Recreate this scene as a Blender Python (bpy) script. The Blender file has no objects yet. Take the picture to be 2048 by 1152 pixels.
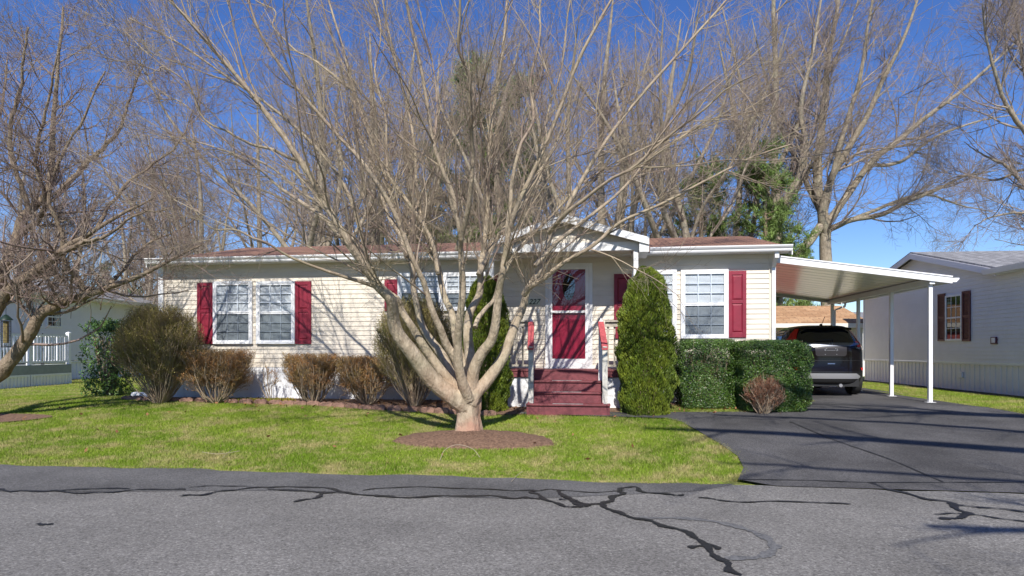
import bpy, bmesh, math, random
import numpy as np
from mathutils import Vector, Matrix
from mathutils.bvhtree import BVHTree
random.seed(7)
sc = bpy.context.scene
R = math.radians
# ------------------------------------------------------------------ camera, sky, sun
F, EYE, HZ = 1300.0, 1.55, 700.0          # focal length in pixels of the 2048 wide picture, eye height, horizon row
cam = bpy.data.cameras.new("camera"); camo = bpy.data.objects.new("camera", cam)
sc.collection.objects.link(camo); sc.camera = camo
camo.location = (0, 0, EYE); camo.rotation_euler = (R(90), 0, 0)
cam.sensor_width = 36; cam.lens = F/2048*36; cam.shift_y = (HZ-576)/2048
cam.clip_start = .05; cam.clip_end = 3000
SUN_EL = R(42); SUN_AZ = R(-4)            # the sun stands behind the camera, a touch to the left
SD = Vector((math.sin(SUN_AZ)*math.cos(SUN_EL), -math.cos(SUN_AZ)*math.cos(SUN_EL), math.sin(SUN_EL)))
w = bpy.data.worlds.new("World"); sc.world = w; w.use_nodes = True
wn = w.node_tree.nodes; wl = w.node_tree.links
bg = wn['Background']; sky = wn.new('ShaderNodeTexSky'); sky.sky_type = 'NISHITA'
sky.sun_disc = False; sky.sun_elevation = SUN_EL; sky.sun_rotation = R(180)-SUN_AZ
sky.altitude = 600; sky.air_density = 1.0; sky.dust_density = 0.15; sky.ozone_density = 4.5
hs = wn.new('ShaderNodeHueSaturation'); hs.inputs['Saturation'].default_value = 1.2; hs.inputs['Hue'].default_value = .515
wl.new(sky.outputs[0], hs.inputs['Color']); wl.new(hs.outputs[0], bg.inputs[0]); bg.inputs[1].default_value = 0.12
sl = bpy.data.lights.new("sun", 'SUN'); slo = bpy.data.objects.new("sun", sl); sc.collection.objects.link(slo)
sl.energy = 5.0; sl.angle = R(.53); sl.color = (1, .95, .87)
slo.rotation_euler = SD.to_track_quat('Z', 'Y').to_euler(); slo.location = SD*40
vs = sc.view_settings; vs.view_transform = 'Standard'; vs.look = 'None'; vs.exposure = 0.33; vs.gamma = 1
# ------------------------------------------------------------------ frames
TH = math.atan(-.1427); CT, ST = math.cos(TH), math.sin(TH)
OX, OY = -8.05, 14.98                      # left front corner of the house; u runs along its front, v into it
def H(u, v): return (OX+CT*u-ST*v, OY+ST*u+CT*v)
def UV(x, y): dx, dy = x-OX, y-OY; return (CT*dx+ST*dy, -ST*dx+CT*dy)
def gz(x, y):                              # height of the ground
    v = UV(x, y)[1]; t = min(max((v+6.0)/5.6, 0), 1)
    return .46*t
def gzn(x, y):
    dx, dy = x-OX, y-OY; v = -ST*dx+CT*dy
    return .46*np.clip((v+6.0)/5.6, 0, 1)
def at(px, py, Y): return Vector(((px-1024)/F*Y, Y, EYE+(HZ-py)/F*Y))
def G(px, py):                             # ground point seen at a pixel
    lo, hi = 2.0, 60.0
    for _ in range(50):
        m = (lo+hi)/2; p = at(px, py, m)
        if p.z > gz(p.x, p.y): lo = m
        else: hi = m
    p = at(px, py, lo); return Vector((p.x, p.y, gz(p.x, p.y)))
def GX(px, Y): x = (px-1024)/F*Y; return Vector((x, Y, gz(x, Y)))
def hp(px, py, v):                         # pixel -> (u, z) on the plane v of the house
    k = (px-1024)/F
    u = (k*(OY+CT*v)-OX+ST*v)/(CT-ST*k)
    y = OY+ST*u+CT*v
    return u, EYE+(HZ-py)/F*y
# ------------------------------------------------------------------ objects and names
def link(o): sc.collection.objects.link(o); return o
def tag(o, label=None, cat=None, group=None, kind=None):
    if label: o['label'] = label
    if cat: o['category'] = cat
    if group: o['group'] = group
    if kind: o['kind'] = kind
    return o
def empty(name, loc, rz=0, label=None, cat=None, group=None):
    o = link(bpy.data.objects.new(name, None)); o.location = loc; o.rotation_euler = (0, 0, rz); o.empty_display_size = .3
    return tag(o, label, cat, group)
def copy_tree(o, parent=None):
    c = o.copy(); link(c); c.parent = parent
    for ch in list(o.children): copy_tree(ch, c)
    return c
class MB:
    def __init__(s): s.v = []; s.f = []; s.m = []; s.mi = 0
    def face(s, pts):
        n = len(s.v); s.v += [tuple(p) for p in pts]; s.f.append(tuple(range(n, n+len(pts)))); s.m.append(s.mi)
    def box(s, x0, x1, y0, y1, z0, z1, M=None):
        if x0 > x1: x0, x1 = x1, x0
        if y0 > y1: y0, y1 = y1, y0
        if z0 > z1: z0, z1 = z1, z0
        c = [Vector(p) for p in ((x0,y0,z0),(x1,y0,z0),(x1,y1,z0),(x0,y1,z0),(x0,y0,z1),(x1,y0,z1),(x1,y1,z1),(x0,y1,z1))]
        if M is not None: c = [M @ p for p in c]
        n = len(s.v); s.v += [tuple(p) for p in c]
        for q in ((0,3,2,1),(4,5,6,7),(0,1,5,4),(1,2,6,5),(2,3,7,6),(3,0,4,7)):
            s.f.append(tuple(n+i for i in q)); s.m.append(s.mi)
        return s
    def bar(s, a, b, w, h, up=(0,0,1)):    # box from a to b, w wide and h high
        a, b = Vector(a), Vector(b); d = (b-a); L = d.length; d.normalize(); x = d.cross(Vector(up))
        if x.length < 1e-4: x = Vector((1,0,0))
        x.normalize(); z = x.cross(d)
        M = Matrix((( x.x,d.x,z.x,a.x),(x.y,d.y,z.y,a.y),(x.z,d.z,z.z,a.z),(0,0,0,1)))
        return s.box(-w/2, w/2, 0, L, -h/2, h/2, M)
    def prism(s, pts, fn, d0, d1):         # polygon pts (a,b) swept from d0 to d1; fn(a,b,d)->xyz
        n = len(pts); A = [fn(a, b, d0) for a, b in pts]; B = [fn(a, b, d1) for a, b in pts]
        s.face(A[::-1]); s.face(B)
        for i in range(n):
            j = (i+1) % n; s.face([A[i], A[j], B[j], B[i]])
        return s
    def lathe(s, prof, c, n=20, axis='z', a0=0, a1=2*math.pi):
        rings = []
        for r, h in prof:
            ring = []
            for i in range(n):
                a = a0+(a1-a0)*i/n; x, y = r*math.cos(a), r*math.sin(a)
                p = {'z': (x, y, h), 'x': (h, x, y), 'y': (x, h, y)}[axis]
                ring.append((c[0]+p[0], c[1]+p[1], c[2]+p[2]))
            rings.append(ring)
        b = len(s.v)
        for r_ in rings: s.v += r_
        for k in range(len(rings)-1):
            for i in range(n):
                j = (i+1) % n; s.f.append((b+k*n+i, b+k*n+j, b+(k+1)*n+j, b+(k+1)*n+i)); s.m.append(s.mi)
        s.f.append(tuple(b+i for i in range(n))[::-1]); s.m.append(s.mi)
        s.f.append(tuple(b+(len(rings)-1)*n+i for i in range(n))); s.m.append(s.mi)
        return s
    def tube(s, pts, r, n=8):
        P = np.array([[tuple(p) for p in pts]], float); Rr = np.full((1, len(pts)), r) if np.isscalar(r) else np.array([r], float)
        V, Q = tubes(P, Rr, n); b = len(s.v); s.v += [tuple(x) for x in V]
        for q in Q: s.f.append(tuple(b+int(i) for i in q)); s.m.append(s.mi)
        m = len(pts); s.f.append(tuple(b+i for i in range(n))); s.m.append(s.mi)
        s.f.append(tuple(b+(m-1)*n+i for i in range(n))); s.m.append(s.mi); return s
    def build(s, name, mats, parent=None, smooth=False, bevel=0, loc=None, fix=True):
        me = bpy.data.meshes.new(name); me.from_pydata(s.v, [], s.f)
        for m in (mats if isinstance(mats, (list, tuple)) else [mats]): me.materials.append(m)
        me.polygons.foreach_set('material_index', s.m)
        if fix:
            bm = bmesh.new(); bm.from_mesh(me); bmesh.ops.remove_doubles(bm, verts=bm.verts, dist=1e-5)
            bmesh.ops.recalc_face_normals(bm, faces=bm.faces); bm.to_mesh(me); bm.free()
        if smooth: me.polygons.foreach_set('use_smooth', [True]*len(me.polygons))
        o = link(bpy.data.objects.new(name, me)); o.parent = parent
        if loc is not None: o.location = loc
        if bevel:
            b = o.modifiers.new('bevel', 'BEVEL'); b.width = bevel; b.segments = 2; b.limit_method = 'ANGLE'; b.angle_limit = R(35)
            if smooth is False: pass
        if smooth: smooth_by_angle(me)
        return o
def smooth_by_angle(me, ang=40):
    try: me.set_sharp_from_angle(angle=R(ang))
    except Exception: pass
# ------------------------------------------------------------------ numpy geometry
def tubes(P, Rr, k):
    N, n, _ = P.shape
    T = np.empty_like(P); T[:, 1:-1] = P[:, 2:]-P[:, :-2]; T[:, 0] = P[:, 1]-P[:, 0]; T[:, -1] = P[:, -1]-P[:, -2]
    T /= np.linalg.norm(T, axis=2, keepdims=True)+1e-9
    m = P[:, -1]-P[:, 0]; m /= np.linalg.norm(m, axis=1, keepdims=True)+1e-9
    ref = np.where(np.abs(m[:, 2:3]) < .8, np.array([[0, 0, 1.]]), np.array([[1., 0, 0]]))
    ref = np.cross(m, ref); ref = ref[:, None, :].repeat(n, 1)
    A = np.cross(T, ref); A /= np.linalg.norm(A, axis=2, keepdims=True)+1e-9
    B = np.cross(T, A)
    ang = np.arange(k)/k*2*np.pi
    V = P[:, :, None, :]+Rr[:, :, None, None]*(A[:, :, None, :]*np.cos(ang)[None, None, :, None]+B[:, :, None, :]*np.sin(ang)[None, None, :, None])
    idx = np.arange(N*n*k).reshape(N, n, k)
    a = idx[:, :-1, :]; b = np.roll(a, -1, 2); c = idx[:, 1:, :]; d = np.roll(c, -1, 2)
    return V.reshape(-1, 3), np.stack([a, b, d, c], -1).reshape(-1, 4)
def np_mesh(name, parts, mats, parent=None, smooth=True, loc=None, attr=None, collect=True):
    V = np.concatenate([p[0] for p in parts]); me = bpy.data.meshes.new(name)
    off = 0; L = []; S = []; MI = []
    for p in parts:
        f = p[1]+off; off += len(p[0]); L.append(f.reshape(-1)); S.append(np.full(len(f), f.shape[1])); MI.append(np.full(len(f), p[2] if len(p) > 2 else 0))
    L = np.concatenate(L).astype(np.int32); S = np.concatenate(S).astype(np.int32); MI = np.concatenate(MI).astype(np.int32)
    me.vertices.add(len(V)); me.vertices.foreach_set('co', V.astype(np.float32).reshape(-1))
    me.loops.add(len(L)); me.loops.foreach_set('vertex_index', L)
    me.polygons.add(len(S)); st = np.concatenate([[0], np.cumsum(S)[:-1]]).astype(np.int32)
    me.polygons.foreach_set('loop_start', st); me.polygons.foreach_set('loop_total', S)
    me.polygons.foreach_set('material_index', MI)
    me.polygons.foreach_set('use_smooth', np.full(len(S), smooth))
    if attr is not None:
        at_ = me.attributes.new('rnd', 'FLOAT', 'POINT'); at_.data.foreach_set('value', attr.astype(np.float32))
    for m in (mats if isinstance(mats, (list, tuple)) else [mats]): me.materials.append(m)
    me.update(); me.validate()
    if not collect: return me
    o = link(bpy.data.objects.new(name, me)); o.parent = parent
    if loc is not None: o.location = loc
    return o
def nrm(a): return a/(np.linalg.norm(a, axis=-1, keepdims=True)+1e-9)
def spawn(P, Rr, M, g, t0=.2, t1=1, ang=40, av=12, L=1., Lv=.35, n=5, rr=.6, rmin=.003, rmax=9, trop=.1, wob=.12, tipf=.35, fall=.5, bias=None, endbr=0, long_w=1.0):
    """M child branches on the polylines P; returns their polylines and radii"""
    N, k, _ = P.shape
    seg = np.linalg.norm(P[:, 1:]-P[:, :-1], axis=2).sum(1)
    idx = g.choice(N, M, p=(seg**long_w)/(seg**long_w).sum())
    t = g.uniform(t0, t1, M); f = t*(k-1); i = np.minimum(f.astype(int), k-2); fr = (f-i)[:, None]
    pos = P[idx, i]*(1-fr)+P[idx, i+1]*fr; tan = nrm(P[idx, i+1]-P[idx, i])
    rad = Rr[idx, i]*(1-fr[:, 0])+Rr[idx, i+1]*fr[:, 0]
    q = g.normal(size=(M, 3)); q -= (q*tan).sum(1, keepdims=True)*tan; q = nrm(q)
    if bias is not None: q = nrm(q+np.array(bias)); q -= (q*tan).sum(1, keepdims=True)*tan; q = nrm(q)
    a = np.radians(ang+g.normal(size=M)*av)[:, None]
    d = nrm(tan*np.cos(a)+q*np.sin(a))
    Lc = L*(1-fall*t)*np.minimum(np.exp(g.normal(size=M)*Lv), 1.35); r0 = np.clip(rad*rr*g.uniform(.7, 1.1, M), rmin, rmax)
    C = np.empty((M, n, 3)); C[:, 0] = pos
    for s in range(1, n):
        d = nrm(d+np.array([0, 0, trop])+g.normal(size=(M, 3))*wob)
        C[:, s] = C[:, s-1]+d*(Lc/(n-1))[:, None]
    RR = r0[:, None]*np.linspace(1, tipf, n)[None, :]
    return C, RR
def spline(pts, n):
    P = [np.array(p, float) for p in pts]; P = [2*P[0]-P[1]]+P+[2*P[-1]-P[-2]]; out = []
    m = len(pts)-1
    for i in range(n):
        t = i/(n-1)*m; k = min(int(t), m-1); f = t-k; a, b, c, d = P[k], P[k+1], P[k+2], P[k+3]
        out.append(.5*((2*b)+(-a+c)*f+(2*a-5*b+4*c-d)*f*f+(-a+3*b-3*c+d)*f**3))
    return np.array(out)
def leaves(C, N_, L, W, g, spread=.5, tri=False):
    """small leaf faces at centres C with outward normals N_"""
    M = len(C); n = nrm(nrm(N_)+g.normal(size=(M, 3))*spread)
    a = np.cross(n, g.normal(size=(M, 3))); a = nrm(a); b = np.cross(n, a)
    L = np.asarray(L).reshape(-1, 1); W = np.asarray(W).reshape(-1, 1)
    if tri: V = np.stack([C-b*W/2, C+b*W/2, C+a*L], 1)
    else: V = np.stack([C-a*L/2, C+b*W/2, C+a*L/2, C-b*W/2], 1)
    k = V.shape[1]; return V.reshape(-1, 3), np.arange(M*k).reshape(M, k)
# ------------------------------------------------------------------ materials
def mat(name, col, rough=.7, var=0., vs_=4., bump=0., bs=40., metal=0., coat=0., spec=.5, col2=None, detail=6, coord='Object', stretch=None, attr=0., trans=0.):
    m = bpy.data.materials.new(name); m.use_nodes = True; nt = m.node_tree; N_ = nt.nodes; L = nt.links
    b = N_['Principled BSDF']; b.inputs['Roughness'].default_value = rough; b.inputs['Metallic'].default_value = metal
    b.inputs['Coat Weight'].default_value = coat; b.inputs['Specular IOR Level'].default_value = spec
    if trans: b.inputs['Transmission Weight'].default_value = trans
    c = tuple(col)+(1,); b.inputs['Base Color'].default_value = c
    tc = N_.new('ShaderNodeTexCoord'); src = tc.outputs[coord]
    if stretch:
        mp = N_.new('ShaderNodeMapping'); mp.inputs['Scale'].default_value = stretch; L.new(src, mp.inputs[0]); src = mp.outputs[0]
    out = None
    if var or col2:
        nz = N_.new('ShaderNodeTexNoise'); nz.inputs['Scale'].default_value = vs_; nz.inputs['Detail'].default_value = detail; nz.inputs['Roughness'].default_value = .65
        L.new(src, nz.inputs['Vector'])
        cr = N_.new('ShaderNodeValToRGB'); cr.color_ramp.elements[0].position = .36; cr.color_ramp.elements[1].position = .64
        c2 = tuple(col2) if col2 else tuple(min(1, x*(1+var)) for x in col); c1 = tuple(col) if col2 else tuple(x*(1-var) for x in col)
        cr.color_ramp.elements[0].color = c1+(1,); cr.color_ramp.elements[1].color = c2+(1,)
        L.new(nz.outputs[0], cr.inputs[0]); out = cr.outputs[0]
    if attr:
        an = N_.new('ShaderNodeAttribute'); an.attribute_name = 'rnd'
        mr = N_.new('ShaderNodeMapRange'); mr.inputs[3].default_value = 1-attr; mr.inputs[4].default_value = 1+attr; L.new(an.outputs['Fac'], mr.inputs[0])
        mx = N_.new('ShaderNodeVectorMath'); mx.operation = 'SCALE'
        if out: L.new(out, mx.inputs[0])
        else: mx.inputs[0].default_value = col
        L.new(mr.outputs[0], mx.inputs['Scale']); out = mx.outputs[0]
    if out: L.new(out, b.inputs['Base Color'])
    if bump:
        nb = N_.new('ShaderNodeTexNoise'); nb.inputs['Scale'].default_value = bs; nb.inputs['Detail'].default_value = 5; L.new(src, nb.inputs['Vector'])
        bp = N_.new('ShaderNodeBump'); bp.inputs['Strength'].default_value = min(1, bump); bp.inputs['Distance'].default_value = .02; L.new(nb.outputs[0], bp.inputs['Height']); L.new(bp.outputs[0], b.inputs['Normal'])
    return m
def asphalt(name, dark, light, scale=1., patch=.25, stretchv=1.0):
    m = bpy.data.materials.new(name); m.use_nodes = True; nt = m.node_tree; N_ = nt.nodes; L = nt.links; b = N_['Principled BSDF']
    b.inputs['Roughness'].default_value = .85; b.inputs['Specular IOR Level'].default_value = .3
    tc = N_.new('ShaderNodeTexCoord')
    vo = N_.new('ShaderNodeTexVoronoi'); vo.inputs['Scale'].default_value = 75*scale; L.new(tc.outputs['Object'], vo.inputs['Vector'])
    nf = N_.new('ShaderNodeTexNoise'); nf.inputs['Scale'].default_value = 45*scale; nf.inputs['Detail'].default_value = 8; nf.inputs['Roughness'].default_value = .75; L.new(tc.outputs['Object'], nf.inputs['Vector'])
    nb = N_.new('ShaderNodeTexNoise'); nb.inputs['Scale'].default_value = .8; nb.inputs['Detail'].default_value = 6; L.new(tc.outputs['Object'], nb.inputs['Vector'])
    sp = N_.new('ShaderNodeSeparateColor'); L.new(vo.outputs['Color'], sp.inputs[0])
    ad = N_.new('ShaderNodeMath'); ad.operation = 'MULTIPLY_ADD'; ad.inputs[1].default_value = .5; L.new(sp.outputs[0], ad.inputs[0])
    m1 = N_.new('ShaderNodeMapRange'); m1.inputs[1].default_value = .3; m1.inputs[2].default_value = .7; m1.inputs[3].default_value = 0; m1.inputs[4].default_value = .6; L.new(nf.outputs[0], m1.inputs[0]); L.new(m1.outputs[0], ad.inputs[2])
    cr = N_.new('ShaderNodeValToRGB'); e = cr.color_ramp.elements; e[0].position = .1; e[0].color = tuple(dark)+(1,); e[1].position = .8; e[1].color = tuple(light)+(1,)
    x = e.new(1.0); x.color = tuple(min(1, c*1.7) for c in light)+(1,)
    L.new(ad.outputs[0], cr.inputs[0])
    m2 = N_.new('ShaderNodeMapRange'); m2.inputs[1].default_value = .3; m2.inputs[2].default_value = .7; m2.inputs[3].default_value = 1-patch; m2.inputs[4].default_value = 1+patch; L.new(nb.outputs[0], m2.inputs[0])
    mx = N_.new('ShaderNodeVectorMath'); mx.operation = 'SCALE'; L.new(cr.outputs[0], mx.inputs[0]); L.new(m2.outputs[0], mx.inputs['Scale']); L.new(mx.outputs[0], b.inputs['Base Color'])
    bp = N_.new('ShaderNodeBump'); bp.inputs['Strength'].default_value = .7; bp.inputs['Distance'].default_value = .006; L.new(ad.outputs[0], bp.inputs['Height']); L.new(bp.outputs[0], b.inputs['Normal'])
    return m
def shingles(name, c1, c2, mortar, bw=.3, bh=.14, blotch=.25):
    m = bpy.data.materials.new(name); m.use_nodes = True; nt = m.node_tree; N_ = nt.nodes; L = nt.links; b = N_['Principled BSDF']
    b.inputs['Roughness'].default_value = .9; tc = N_.new('ShaderNodeTexCoord')
    br = N_.new('ShaderNodeTexBrick'); L.new(tc.outputs['Object'], br.inputs['Vector']); br.inputs['Scale'].default_value = 1
    br.inputs['Brick Width'].default_value = bw; br.inputs['Row Height'].default_value = bh; br.inputs['Mortar Size'].default_value = .012
    br.inputs['Color1'].default_value = tuple(c1)+(1,); br.inputs['Color2'].default_value = tuple(c2)+(1,); br.inputs['Mortar'].default_value = tuple(mortar)+(1,)
    nz = N_.new('ShaderNodeTexNoise'); nz.inputs['Scale'].default_value = 7; nz.inputs['Detail'].default_value = 8; L.new(tc.outputs['Object'], nz.inputs['Vector'])
    mr = N_.new('ShaderNodeMapRange'); mr.inputs[1].default_value = .3; mr.inputs[2].default_value = .7; mr.inputs[3].default_value = 1-blotch; mr.inputs[4].default_value = 1+blotch; L.new(nz.outputs[0], mr.inputs[0])
    mx = N_.new('ShaderNodeVectorMath'); mx.operation = 'SCALE'; L.new(br.outputs[0], mx.inputs[0]); L.new(mr.outputs[0], mx.inputs['Scale']); L.new(mx.outputs[0], b.inputs['Base Color'])
    bp = N_.new('ShaderNodeBump'); bp.inputs['Strength'].default_value = .6; bp.inputs['Distance'].default_value = .01; L.new(br.outputs['Fac'], bp.inputs['Height']); bp.invert = True; L.new(bp.outputs[0], b.inputs['Normal'])
    return m
def glassmat(name, tint=(.9,.95,1), mixf=.55, dark=None, rough=.02):
    """window glass: see-through with a mirror reflection that grows towards grazing angles"""
    m = bpy.data.materials.new(name); m.use_nodes = True; nt = m.node_tree; N_ = nt.nodes; L = nt.links; N_.remove(N_['Principled BSDF'])
    o = N_['Material Output']; g_ = N_.new('ShaderNodeBsdfGlossy'); g_.inputs['Roughness'].default_value = rough
    t = N_.new('ShaderNodeBsdfTransparent'); t.inputs[0].default_value = tuple(tint)+(1,)
    fr = N_.new('ShaderNodeLayerWeight'); fr.inputs[0].default_value = .5; pw_ = N_.new('ShaderNodeMath'); pw_.operation = 'POWER'; pw_.inputs[1].default_value = 4; L.new(fr.outputs['Facing'], pw_.inputs[0])
    ad = N_.new('ShaderNodeMath'); ad.operation = 'MULTIPLY_ADD'; ad.inputs[1].default_value = .85; ad.inputs[2].default_value = mixf; L.new(pw_.outputs[0], ad.inputs[0])
    mx = N_.new('ShaderNodeMixShader'); L.new(ad.outputs[0], mx.inputs[0]); L.new(t.outputs[0], mx.inputs[1]); L.new(g_.outputs[0], mx.inputs[2]); L.new(mx.outputs[0], o.inputs[0])
    return m
def bark(name, c1, c2, moss=(.16,.17,.07), mossf=.35, bump=.8, low=None, sc_=9.):
    m = bpy.data.materials.new(name); m.use_nodes = True; nt = m.node_tree; N_ = nt.nodes; L = nt.links; b = N_['Principled BSDF']
    b.inputs['Roughness'].default_value = .9; b.inputs['Specular IOR Level'].default_value = .2
    tc = N_.new('ShaderNodeTexCoord'); mp = N_.new('ShaderNodeMapping'); mp.inputs['Scale'].default_value = (1, 1, .45); L.new(tc.outputs['Object'], mp.inputs[0])
    n1 = N_.new('ShaderNodeTexNoise'); n1.inputs['Scale'].default_value = sc_; n1.inputs['Detail'].default_value = 9; n1.inputs['Roughness'].default_value = .7; L.new(mp.outputs[0], n1.inputs['Vector'])
    cr = N_.new('ShaderNodeValToRGB'); e = cr.color_ramp.elements; e[0].position = .35; e[0].color = tuple(c1)+(1,); e[1].position = .65; e[1].color = tuple(c2)+(1,); L.new(n1.outputs[0], cr.inputs[0])
    n2 = N_.new('ShaderNodeTexNoise'); n2.inputs['Scale'].default_value = 2.3; n2.inputs['Detail'].default_value = 5; L.new(tc.outputs['Object'], n2.inputs['Vector'])
    mr = N_.new('ShaderNodeMapRange'); mr.inputs[1].default_value = .5; mr.inputs[2].default_value = .7; mr.inputs[4].default_value = mossf; L.new(n2.outputs[0], mr.inputs[0])
    mx = N_.new('ShaderNodeMixRGB'); L.new(mr.outputs[0], mx.inputs[0]); L.new(cr.outputs[0], mx.inputs[1]); mx.inputs[2].default_value = tuple(moss)+(1,); out = mx.outputs[0]
    if low:                                # reddish bark near the root flare
        sp = N_.new('ShaderNodeSeparateXYZ'); L.new(tc.outputs['Object'], sp.inputs[0])
        ml = N_.new('ShaderNodeMapRange'); ml.inputs[1].default_value = .25; ml.inputs[2].default_value = 1.1; ml.inputs[3].default_value = 1.1; ml.inputs[4].default_value = 0; L.new(sp.outputs[2], ml.inputs[0])
        mm = N_.new('ShaderNodeMath'); mm.operation = 'MULTIPLY'; mm.use_clamp = True
        mq = N_.new('ShaderNodeMapRange'); mq.inputs[1].default_value = .38; mq.inputs[2].default_value = .6; L.new(n2.outputs[0], mq.inputs[0]); L.new(ml.outputs[0], mm.inputs[0]); L.new(mq.outputs[0], mm.inputs[1])
        m3 = N_.new('ShaderNodeMixRGB'); L.new(mm.outputs[0], m3.inputs[0]); L.new(out, m3.inputs[1]); m3.inputs[2].default_value = tuple(low)+(1,); out = m3.outputs[0]
    L.new(out, b.inputs['Base Color'])
    if bump:
        n3 = N_.new('ShaderNodeTexNoise'); n3.inputs['Scale'].default_value = 28; n3.inputs['Detail'].default_value = 6; L.new(mp.outputs[0], n3.inputs['Vector'])
        bp = N_.new('ShaderNodeBump'); bp.inputs['Strength'].default_value = bump; bp.inputs['Distance'].default_value = .03; vz = N_.new('ShaderNodeTexVoronoi'); vz.feature = 'DISTANCE_TO_EDGE'; vz.inputs['Scale'].default_value = 13; L.new(mp.outputs[0], vz.inputs['Vector']); mrr = N_.new('ShaderNodeMapRange'); mrr.inputs[2].default_value = .06; mrr.inputs[4].default_value = .09; L.new(vz.outputs['Distance'], mrr.inputs[0]); adn = N_.new('ShaderNodeMath'); L.new(n3.outputs[0], adn.inputs[0]); L.new(mrr.outputs[0], adn.inputs[1]); L.new(adn.outputs[0], bp.inputs['Height']); L.new(bp.outputs[0], b.inputs['Normal'])
    return m
M = dict(
 siding=mat('beige_siding', (.70,.635,.535), .55, var=.07, vs_=2, stretch=(.4,1,3), bump=.06, bs=60),
 siding_l=mat('lilac_grey_siding', (.74,.73,.78), .55, var=.04, vs_=1.5),
 siding_r=mat('pale_grey_siding', (.75,.73,.745), .55, var=.04, vs_=1.5),
 white=mat('white_paint', (.80,.80,.80), .45, var=.04, vs_=3),
 vinyl=mat('white_vinyl', (.82,.83,.85), .4, var=.05, vs_=3),
 weather=mat('weathered_white_wood', (.52,.50,.46), .8, var=.3, vs_=9, bump=.3, bs=50),
 weather2=mat('weathered_rail_wood', (.42,.38,.32), .85, var=.3, vs_=9, bump=.3, bs=50),
 alu=mat('white_aluminium', (.78,.78,.79), .3, var=.02, vs_=2),
 alu_in=mat('cream_aluminium_ceiling', (.80,.76,.73), .22, var=.03, vs_=2),
 maroon=mat('maroon_shutter', (.23,.015,.036), .5, var=.12, vs_=5, bump=.1, bs=60),
 darkred=mat('dark_red_shutter', (.09,.018,.03), .5, var=.08, vs_=5),
 doorred=mat('red_door_paint', (.33,.012,.038), .35, var=.05, vs_=4),
 steps=mat('maroon_deck_paint', (.165,.04,.048), .65, var=.22, vs_=10, bump=.2, bs=50),
 redcloth=mat('red_cloth_wrap', (.42,.08,.09), .85, var=.18, vs_=18, bump=.5, bs=40),
 grip=mat('worn_grip_strip', (.33,.31,.31), .8, var=.3, vs_=30),
 greyshut=mat('grey_shutter', (.33,.32,.36), .6, var=.06, vs_=5),
 greydeck=mat('grey_deck_board', (.27,.30,.30), .7, var=.1, vs_=6),
 blind=mat('blind_slats', (.72,.72,.70), .6),
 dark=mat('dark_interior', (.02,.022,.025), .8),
 black=mat('black_plastic', (.015,.015,.017), .5, bump=.05),
 steel=mat('brushed_metal', (.45,.45,.46), .3, metal=1),
 roof=shingles('brown_shingles', (.31,.165,.105), (.23,.12,.08), (.07,.035,.025), bw=.3, bh=.14),
 roof_t=shingles('tan_shingles', (.50,.31,.17), (.36,.20,.10), (.2,.11,.06), bw=.55, bh=.16, blotch=.2),
 roof_g=shingles('grey_shingles', (.30,.30,.31), (.19,.19,.2), (.1,.1,.1), bw=.3, bh=.15),
 road=asphalt('old_grey_asphalt', (.070,.066,.062), (.235,.226,.212), patch=.18),
 drive=asphalt('dark_driveway_asphalt', (.028,.027,.029), (.105,.102,.102), scale=1.2, patch=.4),
 verge=asphalt('weathered_asphalt_strip', (.045,.044,.044), (.145,.142,.14), scale=1.1, patch=.3),
 tar=mat('crack_sealer', (.016,.016,.017), .5, var=.3, vs_=14, bump=.4, bs=70),
 mulch=mat('bark_mulch', (.09,.048,.03), .95, col2=(.25,.15,.095), vs_=28, bump=1, bs=55),
 glass=glassmat('window_glass', (.86,.9,.95), .06),
 screen=glassmat('screened_glass', (.52,.56,.6), .05, rough=.25),
 darkglass=glassmat('dark_glass', (.25,.27,.3), .10),
 terracotta=mat('scalloped_edging_stone', (.26,.15,.11), .9, var=.3, vs_=12, bump=.5, bs=50),
)
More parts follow.
